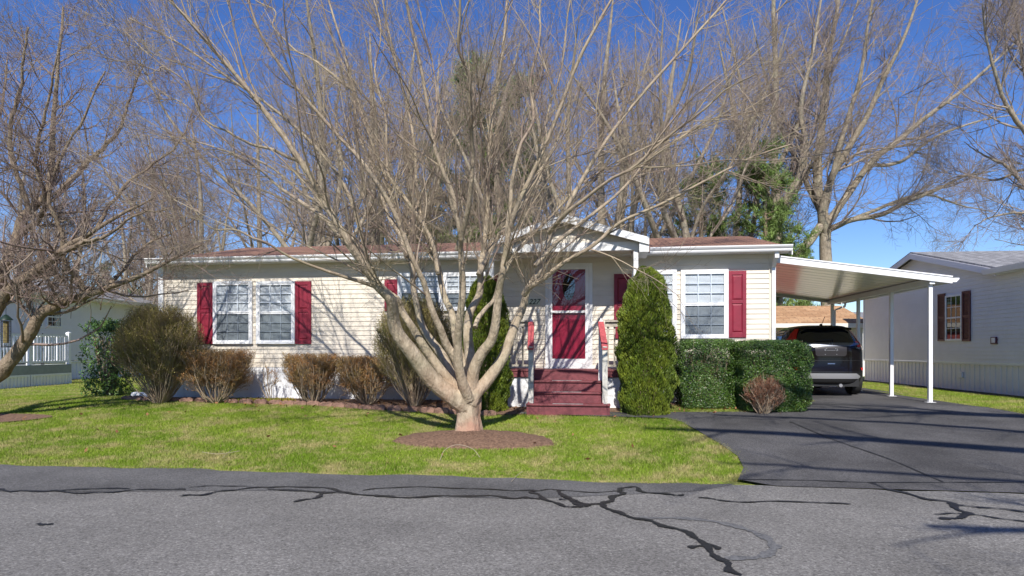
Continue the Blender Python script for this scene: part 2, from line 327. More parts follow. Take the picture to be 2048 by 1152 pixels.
# ------------------------------------------------------------------ ground, road, driveway
def lawnmat(name, attr=False):
    m = bpy.data.materials.new(name); m.use_nodes = True; nt = m.node_tree; N_ = nt.nodes; L = nt.links; b = N_['Principled BSDF']
    b.inputs['Roughness'].default_value = .75; b.inputs['Specular IOR Level'].default_value = .25
    geo = N_.new('ShaderNodeNewGeometry'); src = geo.outputs['Position']
    def noise(s, d=6, r=.6):
        n = N_.new('ShaderNodeTexNoise'); n.inputs['Scale'].default_value = s; n.inputs['Detail'].default_value = d; n.inputs['Roughness'].default_value = r; L.new(src, n.inputs['Vector']); return n.outputs[0]
    def rng_(x, a, c, lo=0, hi=1):
        r = N_.new('ShaderNodeMapRange'); r.inputs[1].default_value = a; r.inputs[2].default_value = c; r.inputs[3].default_value = lo; r.inputs[4].default_value = hi; L.new(x, r.inputs[0]); return r.outputs[0]
    def mix(f, a, c):
        x = N_.new('ShaderNodeMixRGB'); L.new(f, x.inputs[0])
        for i, q in ((1, a), (2, c)):
            if isinstance(q, tuple): x.inputs[i].default_value = q+(1,)
            else: L.new(q, x.inputs[i])
        return x.outputs[0]
    green = mix(rng_(noise(.55), .4, .62), (.165, .27, .018), (.27, .365, .04))
    straw = mix(rng_(noise(9, 4), .3, .7), (.52, .44, .22), (.36, .34, .12))
    c = mix(rng_(noise(1.6, 9, .8), .47, .60), green, straw)
    if attr:
        an = N_.new('ShaderNodeAttribute'); an.attribute_name = 'rnd'
        c = mix(rng_(an.outputs['Fac'], .80, .84), c, (.40, .33, .15))
        sc_ = N_.new('ShaderNodeVectorMath'); sc_.operation = 'SCALE'; L.new(c, sc_.inputs[0]); mu = N_.new('ShaderNodeMath'); mu.operation = 'MULTIPLY_ADD'; L.new(an.outputs['Fac'], mu.inputs[0]); mu.inputs[1].default_value = .6; mu.inputs[2].default_value = .75
        L.new(mu.outputs[0], sc_.inputs['Scale']); c = sc_.outputs[0]
        tr = N_.new('ShaderNodeBsdfTranslucent'); L.new(c, tr.inputs[0]); L.new(c, b.inputs['Base Color']); ms = N_.new('ShaderNodeMixShader'); ms.inputs[0].default_value = .3
        L.new(b.outputs[0], ms.inputs[1]); L.new(tr.outputs[0], ms.inputs[2]); L.new(ms.outputs[0], N_['Material Output'].inputs[0])
    else:
        c = mix(rng_(noise(30, 5), .42, .62), (.17, .18, .04), c)
        bp = N_.new('ShaderNodeBump'); bp.inputs['Strength'].default_value = 1; bp.inputs['Distance'].default_value = .03; L.new(noise(35, 5), bp.inputs['Height']); L.new(bp.outputs[0], b.inputs['Normal'])
        L.new(c, b.inputs['Base Color'])
    return m
M['lawn'] = lawnmat('lawn_soil_and_grass'); M['blades'] = lawnmat('grass_blades', True)

mb = MB(); vb = [-1500, -6.0, -.4, 1500]
for a, b in zip(vb[:-1], vb[1:]):
    q = [H(-1500, a), H(1500, a), H(1500, b), H(-1500, b)]
    mb.face([(x, y, gz(x, y)-.02) for x, y in q])
tag(mb.build('ground', M['lawn']), kind='structure')

def drape(name, poly, dz, m, parent=None, kind='structure', extra=None, mesh_only=False):
    bm = bmesh.new(); vs__ = [bm.verts.new((p[0], p[1], 0)) for p in poly]; bm.faces.new(vs__)
    nv = Vector((-ST, CT, 0))
    for v in (-6.0, -.4):
        x, y = H(0, v); bmesh.ops.bisect_plane(bm, geom=bm.verts[:]+bm.edges[:]+bm.faces[:], plane_co=(x, y, 0), plane_no=nv)
    bmesh.ops.triangulate(bm, faces=bm.faces[:])
    for q in bm.verts: q.co.z = gz(q.co.x, q.co.y)+dz
    for f in bm.faces:
        f.normal_update()
        if f.normal.z < 0: f.normal_flip()
    me = bpy.data.meshes.new(name); bm.to_mesh(me); bm.free(); me.materials.append(m)
    o = link(bpy.data.objects.new(name, me)); o.parent = parent
    if kind: tag(o, kind=kind)
    return o
gp = lambda l: [G(*p)[:2] for p in l]
wob = lambda u: .04*math.sin(u*1.7)+.03*math.sin(u*4.1+1)+.02*math.sin(u*9.3)
edge = [H(u, -6.0+wob(u)) for u in np.arange(-60, 60, .25)]
road = drape('road', edge+[H(60, -14.3), H(-60, -14.3)], .010, M['road'])
# weathered darker strip of asphalt along the lawn
bot = gp([(1470, 970), (1400, 984), (1240, 992), (1050, 1000), (850, 996), (700, 990), (560, 984), (372, 984), (200, 986), (0, 985)])
el = [H(u, -6.0+wob(u)) for u in np.arange(-9, 11.3, .25)]
drape('road_edge_strip', el+list(bot)+[H(-9, -6.9)], .014, M['verge'], road, None)
# driveway: lawn corner and curve on the left, right strip of grass on the right
curve = gp([(1476, 962), (1487, 938), (1476, 915), (1440, 890), (1400, 866), (1362, 845), (1330, 838)])
walk_front = gp([(1285, 834), (1222, 831), (1150, 831), (1040, 829)])
walk_back = gp([(1040, 826), (1222, 826), (1330, 826), (1602, 825), (1612, 812), (1628, 803)])
right = gp([(1735, 782), (1862, 801), (1950, 814), (2048, 830), (2250, 862)])
uu, vv = UV(*walk_back[-1]); ur, vr = UV(*right[0])
far = [H(uu+.1, 9.5), H(ur+.35, 9.5)]
jr = [H(u, -6.02) for u in np.arange(24, UV(*curve[0])[0], -.5)]
drive = drape('driveway', curve+walk_front[-1:]+walk_back[:1]+walk_back[1:]+far+[H(ur+.3, 3.0)]+right+[H(24, -4)]+jr, .020, M['drive'])
drive_poly = [tuple(p) for p in curve+walk_front[-1:]+walk_back+far+[H(ur+.3, 3.0)]+right+[H(24, -4)]+jr]

def ribbon(pts, w, dz, name='crack_seam', parent=road, seedn=0, m=None, n=None, ends=.35):
    g = np.random.default_rng(seedn+abs(int(pts[0][0]))); P = spline([tuple(G(*p)) for p in pts], n or len(pts)*16)
    V = []; Fc = []
    for i in range(len(P)):
        t = P[min(i+1, len(P)-1)]-P[max(i-1, 0)]; t = t/np.linalg.norm(t); s = np.array([-t[1], t[0], 0])
        e = min(1, ends+min(i, len(P)-1-i)/3.)
        ww = w*(.85+.3*math.sin(i*.31+seedn)+.12*math.sin(i*.9))*.8; jit = s*((.25 if seedn < 70 else .02)*w*math.sin(i*.23+seedn)+g.normal()*w*.04); a = P[i]+jit+s*ww/2*e*g.uniform(.85, 1.1); b = P[i]+jit-s*ww/2*e*g.uniform(.85, 1.1)
        for q in (a, b): V.append((q[0], q[1], gz(q[0], q[1])+dz))
    mb = MB(); mb.v = V
    for i in range(len(P)-1): mb.f.append((2*i, 2*i+1, 2*i+3, 2*i+2)); mb.m.append(0)
    return mb.build(name, m or M['tar'], parent)
c = lambda l, ox: [(x/2+ox, y/2+780) for x, y in l]
k = 0
for pts, w_ in [(c([(-40,400),(40,410),(100,410),(250,408),(380,400),(520,402)],0), .075), (c([(200,408),(320,418),(430,415),(560,405),(700,403),(745,405)],0), .06),
    (c([(720,432),(735,428),(800,426),(880,412),(960,403),(1050,395),(1130,395),(1250,395),(1340,405),(1390,418)],0), .07), (c([(760,395),(850,390),(1000,392)],0), .035),
    (c([(1070,400),(1200,410),(1320,415),(1400,418),(1500,430),(1650,435),(1800,430),(1950,430),(2048,438),(2110,438),(2180,440)],0), .085),
    (c([(1170,453),(1250,440),(1300,420),(1350,412)],0), .07), (c([(1450,408),(1550,398),(1700,395),(1900,402),(2048,408),(2140,408)],0), .05),
    (c([(90,408),(80,415),(110,430),(160,455),(220,472),(285,474),(296,463),(240,448),(190,442)],1024), .07),
    (c([(80,414),(130,405),(180,405),(300,415),(430,410)],1024), .05), (c([(440,405),(436,420),(400,440),(370,462)],1024), .10),
    (c([(190,408),(220,440),(280,465),(360,465),(400,490),(480,515),(560,535),(640,560),(730,590),(770,630),(830,680),(870,720),(905,752)],1024), .085),
    (c([(420,412),(450,398),(490,395),(530,415),(640,425),(690,428)],1024), .07), (c([(745,435),(820,444),(900,455),(1000,452),(1200,455),(1360,464)],1024), .055),
    (c([(715,642),(770,628),(840,642)],1024), .08), (c([(1420,376),(1530,408),(1640,438),(1740,455),(1800,490),(1830,508),(1780,518),(1720,525)],1024), .085),
    (c([(1740,458),(1800,470),(1900,478),(2060,495)],1024), .06), (c([(1690,503),(1760,501),(1830,503),(1950,520),(2060,535)],1024), .045)]:
    ribbon(pts, w_, .0190+.0011*(k % 4), seedn=k); k += 1
M['scuff'] = mat('tyre_scuff', (.07,.07,.072), .8, col2=(.17,.17,.17), vs_=38)
ribbon(c([(500,518),(700,520),(850,540),(980,580),(1040,618),(1045,645),(990,675),(850,682)],1024), .12, .0155, 'tyre_scuff', road, 77, M['scuff'])
ribbon(c([(150,540),(180,545),(215,540)],0), .07, .0155, 'oil_spot', road, 78)
ribbon([(1580,846),(1589,850),(1674,885),(1774,920),(1849,952),(1886,968)], .035, .026, 'seam', drive, 80)
ribbon([(1478,963),(1624,965),(1734,969),(1884,969),(2060,969)], .03, .027, 'seam', drive, 81)

# mulch beds
ring = gp([(782, 882), (800, 871), (850, 864), (920, 860), (1000, 861), (1070, 867), (1108, 880), (1104, 890), (1040, 896), (960, 898), (870, 895), (810, 890)])
rc = np.mean(np.array(ring), 0)
mb = MB(); n = 48; loops = []
ra = spline([tuple(p)+(0,) for p in ring]+[tuple(ring[0])+(0,)], n+1)[:n]
for j, f in enumerate((1, .93, .8, .6, .3, 0.04)):
    L_ = []
    for i in range(n):
        x, y = rc+(ra[i][:2]-rc)*f*(1+.02*math.sin(i*2.3+j)); L_.append((x, y, gz(x, y)-.02+.11*(1-f**2)**.8+(.012*math.sin(i*5.1+j*3) if 0 < f < 1 else 0)))
    loops.append(L_)
for A_, B_ in zip(loops[:-1], loops[1:]):
    for i in range(n): j = (i+1) % n; mb.face([A_[i], A_[j], B_[j], B_[i]])
mb.face(loops[-1]); tag(mb.build('mulch_ring', M['mulch'], smooth=True), kind='structure')
bed = gp([(255, 799), (330, 803), (430, 804), (560, 808), (640, 812), (740, 818), (850, 824), (960, 830), (1046, 830)])
ub = UV(*bed[0])[0]
bed_poly = list(bed)+[H(9.5, 1.0), H(ub, 1.0)]
drape('bed_strip', bed_poly, .012, M['mulch'])
bed2 = gp([(1222, 826), (1300, 824), (1345, 812), (1420, 806), (1500, 806), (1600, 803), (1625, 800)])
bed2_poly = list(bed2)+[H(13.9, .2), H(9.8, .2)]
drape('bed_strip', bed2_poly, .012, M['mulch'])
sm = [GX(-60, 11.7), 0]; a0 = G(-40, 838)
drape('mulch_ring', [(a0.x+1.25*math.cos(t)*(1+.08*math.sin(3*t)), a0.y+.5*math.sin(t)) for t in np.linspace(0, 2*math.pi, 24, endpoint=False)], .012, M['mulch'])

# grass blades -------------------------------------------------------------
def inpoly(X, Y, poly):
    P = np.array(poly); inside = np.zeros(len(X), bool); j = len(P)-1
    for i in range(len(P)):
        c_ = ((P[i, 1] > Y) != (P[j, 1] > Y)) & (X < (P[j, 0]-P[i, 0])*(Y-P[i, 1])/(P[j, 1]-P[i, 1]+1e-12)+P[i, 0])
        inside ^= c_; j = i
    return inside
g = np.random.default_rng(5)
def uvn(n, u0, u1, v0, v1):
    u = g.uniform(u0, u1, n); v = g.uniform(v0, v1, n); return OX+CT*u-ST*v, OY+ST*u+CT*v
X, Y = uvn(620000, -6, 14, -6.05, .3); X2, Y2 = uvn(210000, 16, 23, -6, 10); X3, Y3 = uvn(90000, -14, 1, -.2, 9)
ue = g.uniform(-6, 11.3, 36000); ve = -6.02+np.array([wob(q) for q in ue])+np.abs(g.normal(size=36000))*.05
X4, Y4 = OX+CT*ue-ST*ve, OY+ST*ue+CT*ve
ed = np.concatenate([np.zeros(len(X)+len(X2)+len(X3)), np.ones(len(X4))])
X = np.concatenate([X, X2, X3, X4]); Y = np.concatenate([Y, Y2, Y3, Y4])
px = 1024+F*X/Y
keep = (px > -80) & (px < 2130) & ~inpoly(X, Y, drive_poly) & ~inpoly(X, Y, bed_poly) & ~inpoly(X, Y, bed2_poly) & ~inpoly(X, Y, [tuple(p) for p in ring])
keep &= ((X-a0.x)/1.25)**2+((Y-a0.y)/.5)**2 > 1
uu_ = CT*(X-OX)+ST*(Y-OY); vv_ = -ST*(X-OX)+CT*(Y-OY)
keep &= ~((uu_ > -.1) & (uu_ < 13.6) & (vv_ > -.3)) & (vv_ > -6.08) & ~((uu_ > 11.3) & (vv_ < -5.75))
X, Y, ed = X[keep], Y[keep], ed[keep]
fr_ = []                                  # ragged fringe where the grass leans over the asphalt
for path_, k_ in ((curve, 5200), (right, 4200), (walk_back[1:], 2600), (walk_front, 2000)):
    pp = spline([tuple(p_)+(0,) for p_ in path_], 200); i_ = g.integers(0, 200, k_); q_ = pp[i_][:, :2]+g.normal(size=(k_, 2))*(.03+.02*np.sin(i_*.35))[:, None]; fr_.append(q_)
fr_ = np.concatenate(fr_); X = np.concatenate([X, fr_[:, 0]]); Y = np.concatenate([Y, fr_[:, 1]]); ed = np.concatenate([ed, (g.uniform(0, 1, len(fr_)) < .5)*1.0]); ok_ = ~((CT*(X-OX)+ST*(Y-OY) > 11.45) & (-ST*(X-OX)+CT*(Y-OY) < -5.75)); X, Y, ed = X[ok_], Y[ok_], ed[ok_]; n = len(X)
pat = .5+.5*np.sin(X*1.3+np.sin(Y*2.1)*1.5)*np.sin(Y*1.7+X*.6)          # tufty patches
h = g.uniform(.018, .045, n)*(.75+.6*pat)*np.where(ed > 0, .9, 1); h *= np.where((X-2.05)**2/.25+(Y-8.55)**2/.03 < 1, 1.7, 1)
Z = gzn(X, Y)-.015; B = np.stack([X, Y, Z], 1); a = g.uniform(0, 2*np.pi, n); wd = g.uniform(.003, .006, n)*(1+.5*ed)
S_ = np.stack([np.cos(a)*wd, np.sin(a)*wd, np.zeros(n)], 1); lean = g.normal(size=(n, 2))*.5
Tp = B+np.stack([lean[:, 0]*h, lean[:, 1]*h, h], 1)
V = np.stack([B-S_, B+S_, Tp], 1).reshape(-1, 3)
rn = g.uniform(0, .86, n); rn = np.where(ed > 0, g.uniform(.5, 1, n), rn)
o = np_mesh('lawn_grass', [(V, np.arange(n*3).reshape(n, 3))], M['blades'], smooth=False, attr=np.repeat(rn, 3))
tag(o, 'short patchy green spring lawn with straw coloured bits', 'grass', kind='stuff')
# dropped leaves on the lawn and in the beds
n = 420; u = np.concatenate([g.uniform(-3, 11, 60), g.uniform(2, 13.5, 360)]); v = np.concatenate([g.uniform(-5.8, -1.6, 60), g.uniform(-1.5, -.1, 360)])
x, y = OX+CT*u-ST*v, OY+ST*u+CT*v; C_ = np.stack([x, y, gzn(x, y)+.035], 1)
V, Fq = leaves(C_, np.tile([0, 0, 1.], (n, 1)), g.uniform(.05, .1, n), g.uniform(.03, .06, n), g, .5)
M['deadleaf'] = mat('dead_leaf', (.30,.15,.06), .8, col2=(.20,.09,.04), vs_=3)
tag(np_mesh('fallen_leaves', [(V, Fq)], M['deadleaf'], smooth=False), 'brown fallen leaves scattered over lawn and mulch bed', 'leaves', kind='stuff')
# ------------------------------------------------------------------ siding helper
def siding(mb, org, ud, nd, z0, z1, uf, h=.1016, d=.016, phase=0):
    """lapped boards: org is a point on the wall at z=0, ud along, nd outwards, uf(z)->(u0,u1)"""
    org, ud, nd = Vector(org), Vector(ud), Vector(nd); z = z0
    P = lambda u, z_, o: org+ud*u+Vector((0, 0, z_))+nd*o
    while z < z1-1e-4:
        t = min(z+h, z1); a0, a1 = uf(z); b0, b1 = uf(t)
        mb.face([P(a0, z, d), P(a1, z, d), P(b1, t, .002), P(b0, t, .002)])
        mb.face([P(a0, z, .002), P(a1, z, .002), P(a1, z, d), P(a0, z, d)])
        z = t
def HP(px0, px1, py0, py1, v=0):
    u0, z0 = hp(px0, py1, v); u1, _ = hp(px1, py1, v); um = (px0+px1)/2
    return u0, u1, hp(um, py1, v)[1], hp(um, py0, v)[1]
house = empty('mobile_home', (OX, OY, 0), TH, 'beige single storey mobile home with maroon shutters and brown roof, behind the big bare tree', 'mobile home')
W, D = 13.43, 7.4; ZG, ZS, ZE, ZR = .45, 1.165, 3.56, 4.40      # ground, siding bottom, eave, ridge
OV = .32                                                        # eave overhang
mb = MB(); siding(mb, (0, 0, 0), (1, 0, 0), (0, -1, 0), ZS, ZE, lambda z: (0, W))
siding(mb, (0, D, 0), (1, 0, 0), (0, 1, 0), ZS, ZE, lambda z: (0, W))
gab = lambda z: (0, D) if z < ZE else ((z-ZE)/(ZR-ZE)*D/2, D-(z-ZE)/(ZR-ZE)*D/2)
siding(mb, (0, 0, 0), (0, 1, 0), (-1, 0, 0), ZS, ZR, gab); siding(mb, (W, 0, 0), (0, 1, 0), (1, 0, 0), ZS, ZR, gab)
for u in (0, W):                                                # corner posts
    s = 1 if u else -1
    mb.box(u-.07 if u else -.02, u+.02 if u else .07, -.021, .07, ZS, ZE-.02)
mb.build('wall', M['siding'], house, fix=False)
mb = MB(); mb.box(.02, W-.02, .0, .05, ZG-.3, ZS-.012); mb.box(.02, W-.02, D-.05, D, ZG-.3, ZS-.012); mb.box(.02, .07, .05, D-.05, ZG-.3, ZS-.012); mb.box(W-.07, W-.02, .05, D-.05, ZG-.3, ZS-.012)
zb = hp(640, 745, 0)[1]; mb.box(.03, W-.03, -.006, .01, zb, ZS-.006)
for u in np.arange(.5, W, .41): mb.box(u, u+.012, -.003, .01, ZG-.2, zb-.004)
mb.build('skirting', M['vinyl'], house)
# main roof with rounded-off left and right rakes
mb = MB(); sl_ = (ZR-ZE)/(D/2)
zf = lambda v: ZE+.03+sl_*(v if v <= D/2 else D-v)
RO = .28
mb.prism([(-OV, zf(-OV)), (D/2, zf(D/2)), (D+OV, zf(D+OV)), (D+OV, zf(D+OV)+.05), (D/2, zf(D/2)+.05), (-OV, zf(-OV)+.05)], lambda a, b, d: (d, a, b), -.16, W+RO)
mb.build('roof', M['roof'], house)
mb = MB()
for u in (-.18, W+RO):                                       # rake boards
    mb = MB(); mb.prism([(-OV, zf(-OV)-.10), (D/2, zf(D/2)-.10), (D+OV, zf(D+OV)-.10), (D+OV, zf(D+OV)+.03), (D/2, zf(D/2)+.03), (-OV, zf(-OV)+.03)], lambda a, b, d: (d, a, b), u, u+.02)
    mb.build('rake_board', M['white'], house)
mb = MB(); mb.box(-.16, W+RO, -OV+.02, -.005, ZE-.075, ZE-.05); mb.box(-.16, W+RO, D, D+OV, ZE-.075, ZE-.05)
for u in np.arange(-.06, W+RO, .3): mb.box(u, u+.01, -OV+.03, -.02, ZE-.08, ZE-.0755)
mb.build('soffit', M['white'], house)
gp_ = [(0, -.07), (-.05, -.07), (-.065, -.045), (-.065, -.02), (-.085, .0), (-.105, .03), (-.105, .052), (0, .052)]
def gutter(u0, u1, name='gutter'):
    mb = MB(); mb.prism([(-OV+a, ZE-.005+b) for a, b in gp_], lambda a, b, d: (d, a, b), u0, u1); return mb.build(name, M['alu'], house)
PGL, PGR = hp(975, 480, -1.0)[0]-.08, hp(1296, 480, -1.0)[0]
gutter(-.16, PGL); gutter(hp(1300, 490, -.4)[0], W+RO+.0)
def pipe(px, name='downspout', top=True, u=None):
    u = u if u is not None else px
    mb = MB(); mb.box(u, u+.075, -.075, -.022, ZG-.1, ZE-.32); mb.bar((u+.037, -.05, ZE-.33), (u+.037, -.26, ZE-.16), .085, .065, (1,0,0)); mb.box(u-.004, u+.08, -.32, -.22, ZE-.2, ZE-.07); mb.build(name, M['alu'], house, bevel=.008)
pipe(W+.0, u=W-.03); mb = MB(); mb.box(-.06, .06, -.075, -.022, ZG-.1, ZE-.12); mb.build('downspout', M['alu'], house, bevel=.008)

def window(parent, rect, cols=3, rows=3, screen=True, blind=True, fw=.055, name='window', vv=0, glass=None):
    u0, u1, z0, z1 = rect; v = vv-.012; mb = MB()
    mb.box(u0, u0+fw, v-.06, v+.01, z0, z1); mb.box(u1-fw, u1, v-.06, v+.01, z0, z1); mb.box(u0+fw, u1-fw, v-.06, v+.01, z1-fw, z1); mb.box(u0+fw, u1-fw, v-.066, v+.01, z0, z0+fw)
    w_ = mb.build(name, M['vinyl'], parent, bevel=.004)
    a, b, c_, d = u0+fw, u1-fw, z0+fw, z1-fw; zm = (c_+d)/2; s = .032
    for (lo, hi, vo) in ((zm, d, -.046), (c_, zm, -.038)):
        mb = MB(); y0, y1 = v+vo-.010, v+vo+.010
        mb.box(a, a+s, y0, y1, lo, hi); mb.box(b-s, b, y0, y1, lo, hi); mb.box(a+s, b-s, y0, y1, hi-s, hi); mb.box(a+s, b-s, y0, y1, lo, lo+s)
        A, B, C_, D_ = a+s, b-s, lo+s, hi-s
        for i in range(1, cols): x = A+(B-A)*i/cols; mb.box(x-.009, x+.009, y0+.003, y1-.003, C_, D_)
        for i in range(1, rows):
            z = C_+(D_-C_)*i/rows; xs = [A]+[A+(B-A)*j/cols for j in range(1, cols)]+[B]
            for j in range(cols): mb.box(xs[j]+(.009 if j else 0), xs[j+1]-(.009 if j < cols-1 else 0), y0+.004, y1-.004, z-.009, z+.009)
        mb.build('sash', M['vinyl'], w_)
        gl = glass or (M['screen'] if (screen and lo == c_) else M['glass'])
        mb = MB(); mb.face([(A, y0-.001, C_), (B, y0-.001, C_), (B, y0-.001, D_), (A, y0-.001, D_)]); mb.build('glass_pane', gl, w_, fix=False)
    mb = MB(); z = c_+.012
    while z < d: mb.bar((a, v-.018, z), (b, v-.018, z), .0235, .002, (0, -1, .5)); z += .0245
    mb.build('blind', M['blind'], w_)
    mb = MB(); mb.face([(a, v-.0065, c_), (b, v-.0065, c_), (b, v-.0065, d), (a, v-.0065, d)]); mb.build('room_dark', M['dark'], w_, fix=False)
    return w_
def shutter(parent, rect, m, vv=0, name='shutter'):
    u0, u1, z0, z1 = rect; v = vv; mb = MB(); s = (u1-u0)*.2; zm = z0+(z1-z0)*.535
    mb.box(u0, u1, v-.022, v-.010, z0, z1); y = v-.042
    mb.box(u0, u0+s, y, v-.022, z0, z1); mb.box(u1-s, u1, y, v-.022, z0, z1)
    for a, b in ((z0, z0+.10), (zm-.035, zm+.035), (z1-.08, z1)): mb.box(u0+s, u1-s, y+.0005, v-.022, a, b)
    for a, b in ((z0+.10, zm-.035), (zm+.035, z1-.08)):
        p0, p1, q0, q1 = u0+s+.004, u1-s-.004, a+.006, b-.006; i = .03
        A = [(p0, v-.0225, q0), (p1, v-.0225, q0), (p1, v-.0225, q1), (p0, v-.0225, q1)]; B = [(p0+i, y+.003, q0+i), (p1-i, y+.003, q0+i), (p1-i, y+.003, q1-i), (p0+i, y+.003, q1-i)]
        mb.face(B)
        for j in range(4): k_ = (j+1) % 4; mb.face([A[j], A[k_], B[k_], B[j]])
    return mb.build(name, m, parent, bevel=.003)
for r in ((429,507,563,688), (515,592,563,688), (797,886,545,622), (888,972,545,622), (1264,1353,541,677), (1361,1456,540,677)):
    window(house, HP(*r))
for r in ((396,429,566,688), (592,623.5,563,688), (770,797,559,622), (1456,1492,542,675)): shutter(house, HP(*r), M['maroon'])
for r in ((974,1000,551,622), (1228,1262,548,677)): shutter(house, HP(*r), M['maroon'])
# white vinyl band above the windows' heads on the right, as in the photo the top course is white
# front door: storm door with inner red door
u0, u1, z0, z1 = HP(1091, 1185, 527, 721); ZD = 1.19; z0 = ZD
mb = MB(); f = .07
mb.box(u0, u0+f, -.05, .01, z0, z1); mb.box(u1-f, u1, -.05, .01, z0, z1); mb.box(u0+f, u1-f, -.05, .01, z1-f, z1)
mb.box(u0-.03, u1+.03, -.09, .0, z0-.03, z0-.001)
dr = mb.build('front_door', M['white'], house, bevel=.004)
a, b, c_, d = u0+f+.003, u1-f-.003, z0+.005, z1-f-.003; zm = hp(1138, 624, 0)[1]; s = .075
mb = MB(); mb.box(a, a+s, -.075, -.035, c_, d); mb.box(b-s, b, -.075, -.035, c_, d); mb.box(a+s, b-s, -.075, -.035, c_, c_+.17); mb.box(a+s, b-s, -.075, -.035, d-.06, d); mb.box(a+s, b-s, -.075, -.035, zm-.025, zm+.025)
sd = mb.build('storm_door', M['white'], dr, bevel=.005)
mb = MB(); mb.face([(a+s, -.055, c_+.17), (b-s, -.055, c_+.17), (b-s, -.055, d-.06), (a+s, -.055, d-.06)]); mb.build('glass_pane', M['glass'], dr, fix=False)
mb = MB(); mb.box(a, b, -.022, -.018, c_, d)
for (p, q, r_, t) in ((.16, .46, .12, .42), (.54, .84, .12, .42), (.16, .46, .5, .62), (.54, .84, .5, .62)):
    x0, x1, y0, y1 = a+(b-a)*p, a+(b-a)*q, c_+(d-c_)*r_, c_+(d-c_)*t
    for B_ in ((x0, x1, y0, y0+.015), (x0, x1, y1-.015, y1), (x0, x0+.015, y0+.015, y1-.015), (x1-.015, x1, y0+.015, y1-.015)): mb.box(B_[0], B_[1], -.028, -.022, B_[2], B_[3])
mb.build('inner_door', M['doorred'], dr)
mb = MB(); xm = (a+b)/2; 
mb.prism([(xm+.13*math.cos(t), c_+(d-c_)*.8+.28*math.sin(t)) for t in np.linspace(0, 2*math.pi, 24, endpoint=False)], lambda p, q, e: (p, e, q), -.027, -.0225); mb.build('oval_light', M['darkglass'], dr)
zh = hp(1097, 626, 0)[1]
mb = MB(); mb.box(a+.015, a+.045, -.085, -.0751, zh-.11, zh+.11); mb.tube([(a+.03, -.09, zh-.07), (a+.03, -.125, zh-.05), (a+.03, -.125, zh+.05), (a+.03, -.09, zh+.07)], .008); mb.bar((a+.03, -.1, zh), (a+.13, -.105, zh), .015, .012)
mb.build('handle', M['steel'], dr, smooth=False)
def textmesh(txt, size, ext, name, m, parent, loc, rot, shear=0, align='CENTER', sx=1):
    cu = bpy.data.curves.new('tmp', 'FONT'); cu.body = txt; cu.size = size; cu.extrude = ext; cu.shear = shear; cu.align_x = align; cu.align_y = 'CENTER'; cu.offset = size*.012
    t = bpy.data.objects.new('tmp', cu); link(t); dg = bpy.context.evaluated_depsgraph_get(); dg.update()
    me = bpy.data.meshes.new_from_object(t.evaluated_get(dg)); bpy.data.objects.remove(t); me.materials.clear(); me.materials.append(m)
    o = link(bpy.data.objects.new(name, me)); o.parent = parent; o.location = loc; o.rotation_euler = rot; o.scale = (sx, 1, 1); return o
M['ink'] = mat('black_numerals', (.012,.03,.02), .5); M['plate'] = mat('pale_number_plate', (.62,.66,.52), .6)
ua, ub_, za, zb_ = HP(1056, 1080, 598, 610)
mb = MB(); mb.box(ua, ub_, -.024, -.0165, za, zb_); pl = mb.build('house_number', M['plate'], house)
textmesh('227', .155, .002, 'numerals', M['ink'], pl, ((ua+ub_)/2, -.0265, (za+zb_)/2), (R(90), 0, 0), shear=.35, sx=.98)
ua, ub_, za, zb_ = HP(1075, 1079, 618, 626); mb = MB(); mb.box(ua, ub_, -.035, -.0165, za, zb_); mb.build('doorbell', M['white'], house)
mb = MB(); uq, zq = hp(1146, 722, 0)
# porch gable roof in front of the door ---------------------------------
VG = -1.05
ul, zl = hp(972, 478, VG-.22); ur_, zr_ = hp(1294, 478, VG-.22); uc, zc = hp(1123, 430, VG-.22); zl = (zl+zr_)/2
uc = (ul+ur_)/2; zc_ = zc
def rz(u): return zc_-(zc_-zl)*abs(u-uc)/((ur_-ul)/2)
mb = MB(); th = .07
back = 3.2
mb.prism([(ul-.03, rz(ul)-.01), (uc, zc_), (ur_+.03, rz(ur_)-.01), (ur_+.03, rz(ur_)-.06), (uc, zc_-th), (ul-.03, rz(ul)-.06)], lambda p, q, e: (p, e, q), VG-.2, back)
pr = mb.build('porch_roof', M['roof'], house)
mb = MB(); fh = .14
mb.prism([(ul-.04, rz(ul)-.005), (uc, zc_+.008), (uc, zc_-fh), (ul-.04, rz(ul)-fh)], lambda p, q, e: (p, e, q), VG-.235, VG-.202)
mb.prism([(uc, zc_+.008), (ur_+.04, rz(ur_)-.005), (ur_+.04, rz(ur_)-fh), (uc, zc_-fh)], lambda p, q, e: (p, e, q), VG-.235, VG-.202)
mb.build('fascia', M['white'], pr)
mb = MB()                                                       # boxed eave returns
for a_, b_ in ((ul-.04, ul+.12), (ur_-.14, ur_+.04)):
    mb = MB(); mb.prism([(a_, rz(ul)-.27), (b_, rz(ul)-.27), (b_, rz(ul)-.065), (a_, rz(ul)-.065)], lambda p, q, e: (p, e, q), VG-.2, -.34)
    mb.build('eave_return', M['white'], pr)
bl, bz0 = hp(978, 507, VG); br_, _ = hp(1277, 507, VG); bz1 = hp(1123, 487, VG)[1]
mb = MB(); mb.box(bl, br_, VG-.06, VG+.04, bz0, bz1-.001); mb.box(bl, bl+.1, VG+.04, -.02, bz0, bz1-.01); mb.box(br_-.1, br_, VG+.04, -.02, bz0, bz1-.01); mb.build('beam', M['white'], pr)
mb = MB(); siding(mb, (0, VG-.02, 0), (1, 0, 0), (0, -1, 0), bz1, zc_-.08, lambda z: ((bl+.02, br_-.02) if z < rz(bl)-.08 else (uc-(zc_-.07-z)/(zc_-zl)*((ur_-ul)/2), uc+(zc_-.07-z)/(zc_-zl)*((ur_-ul)/2))))
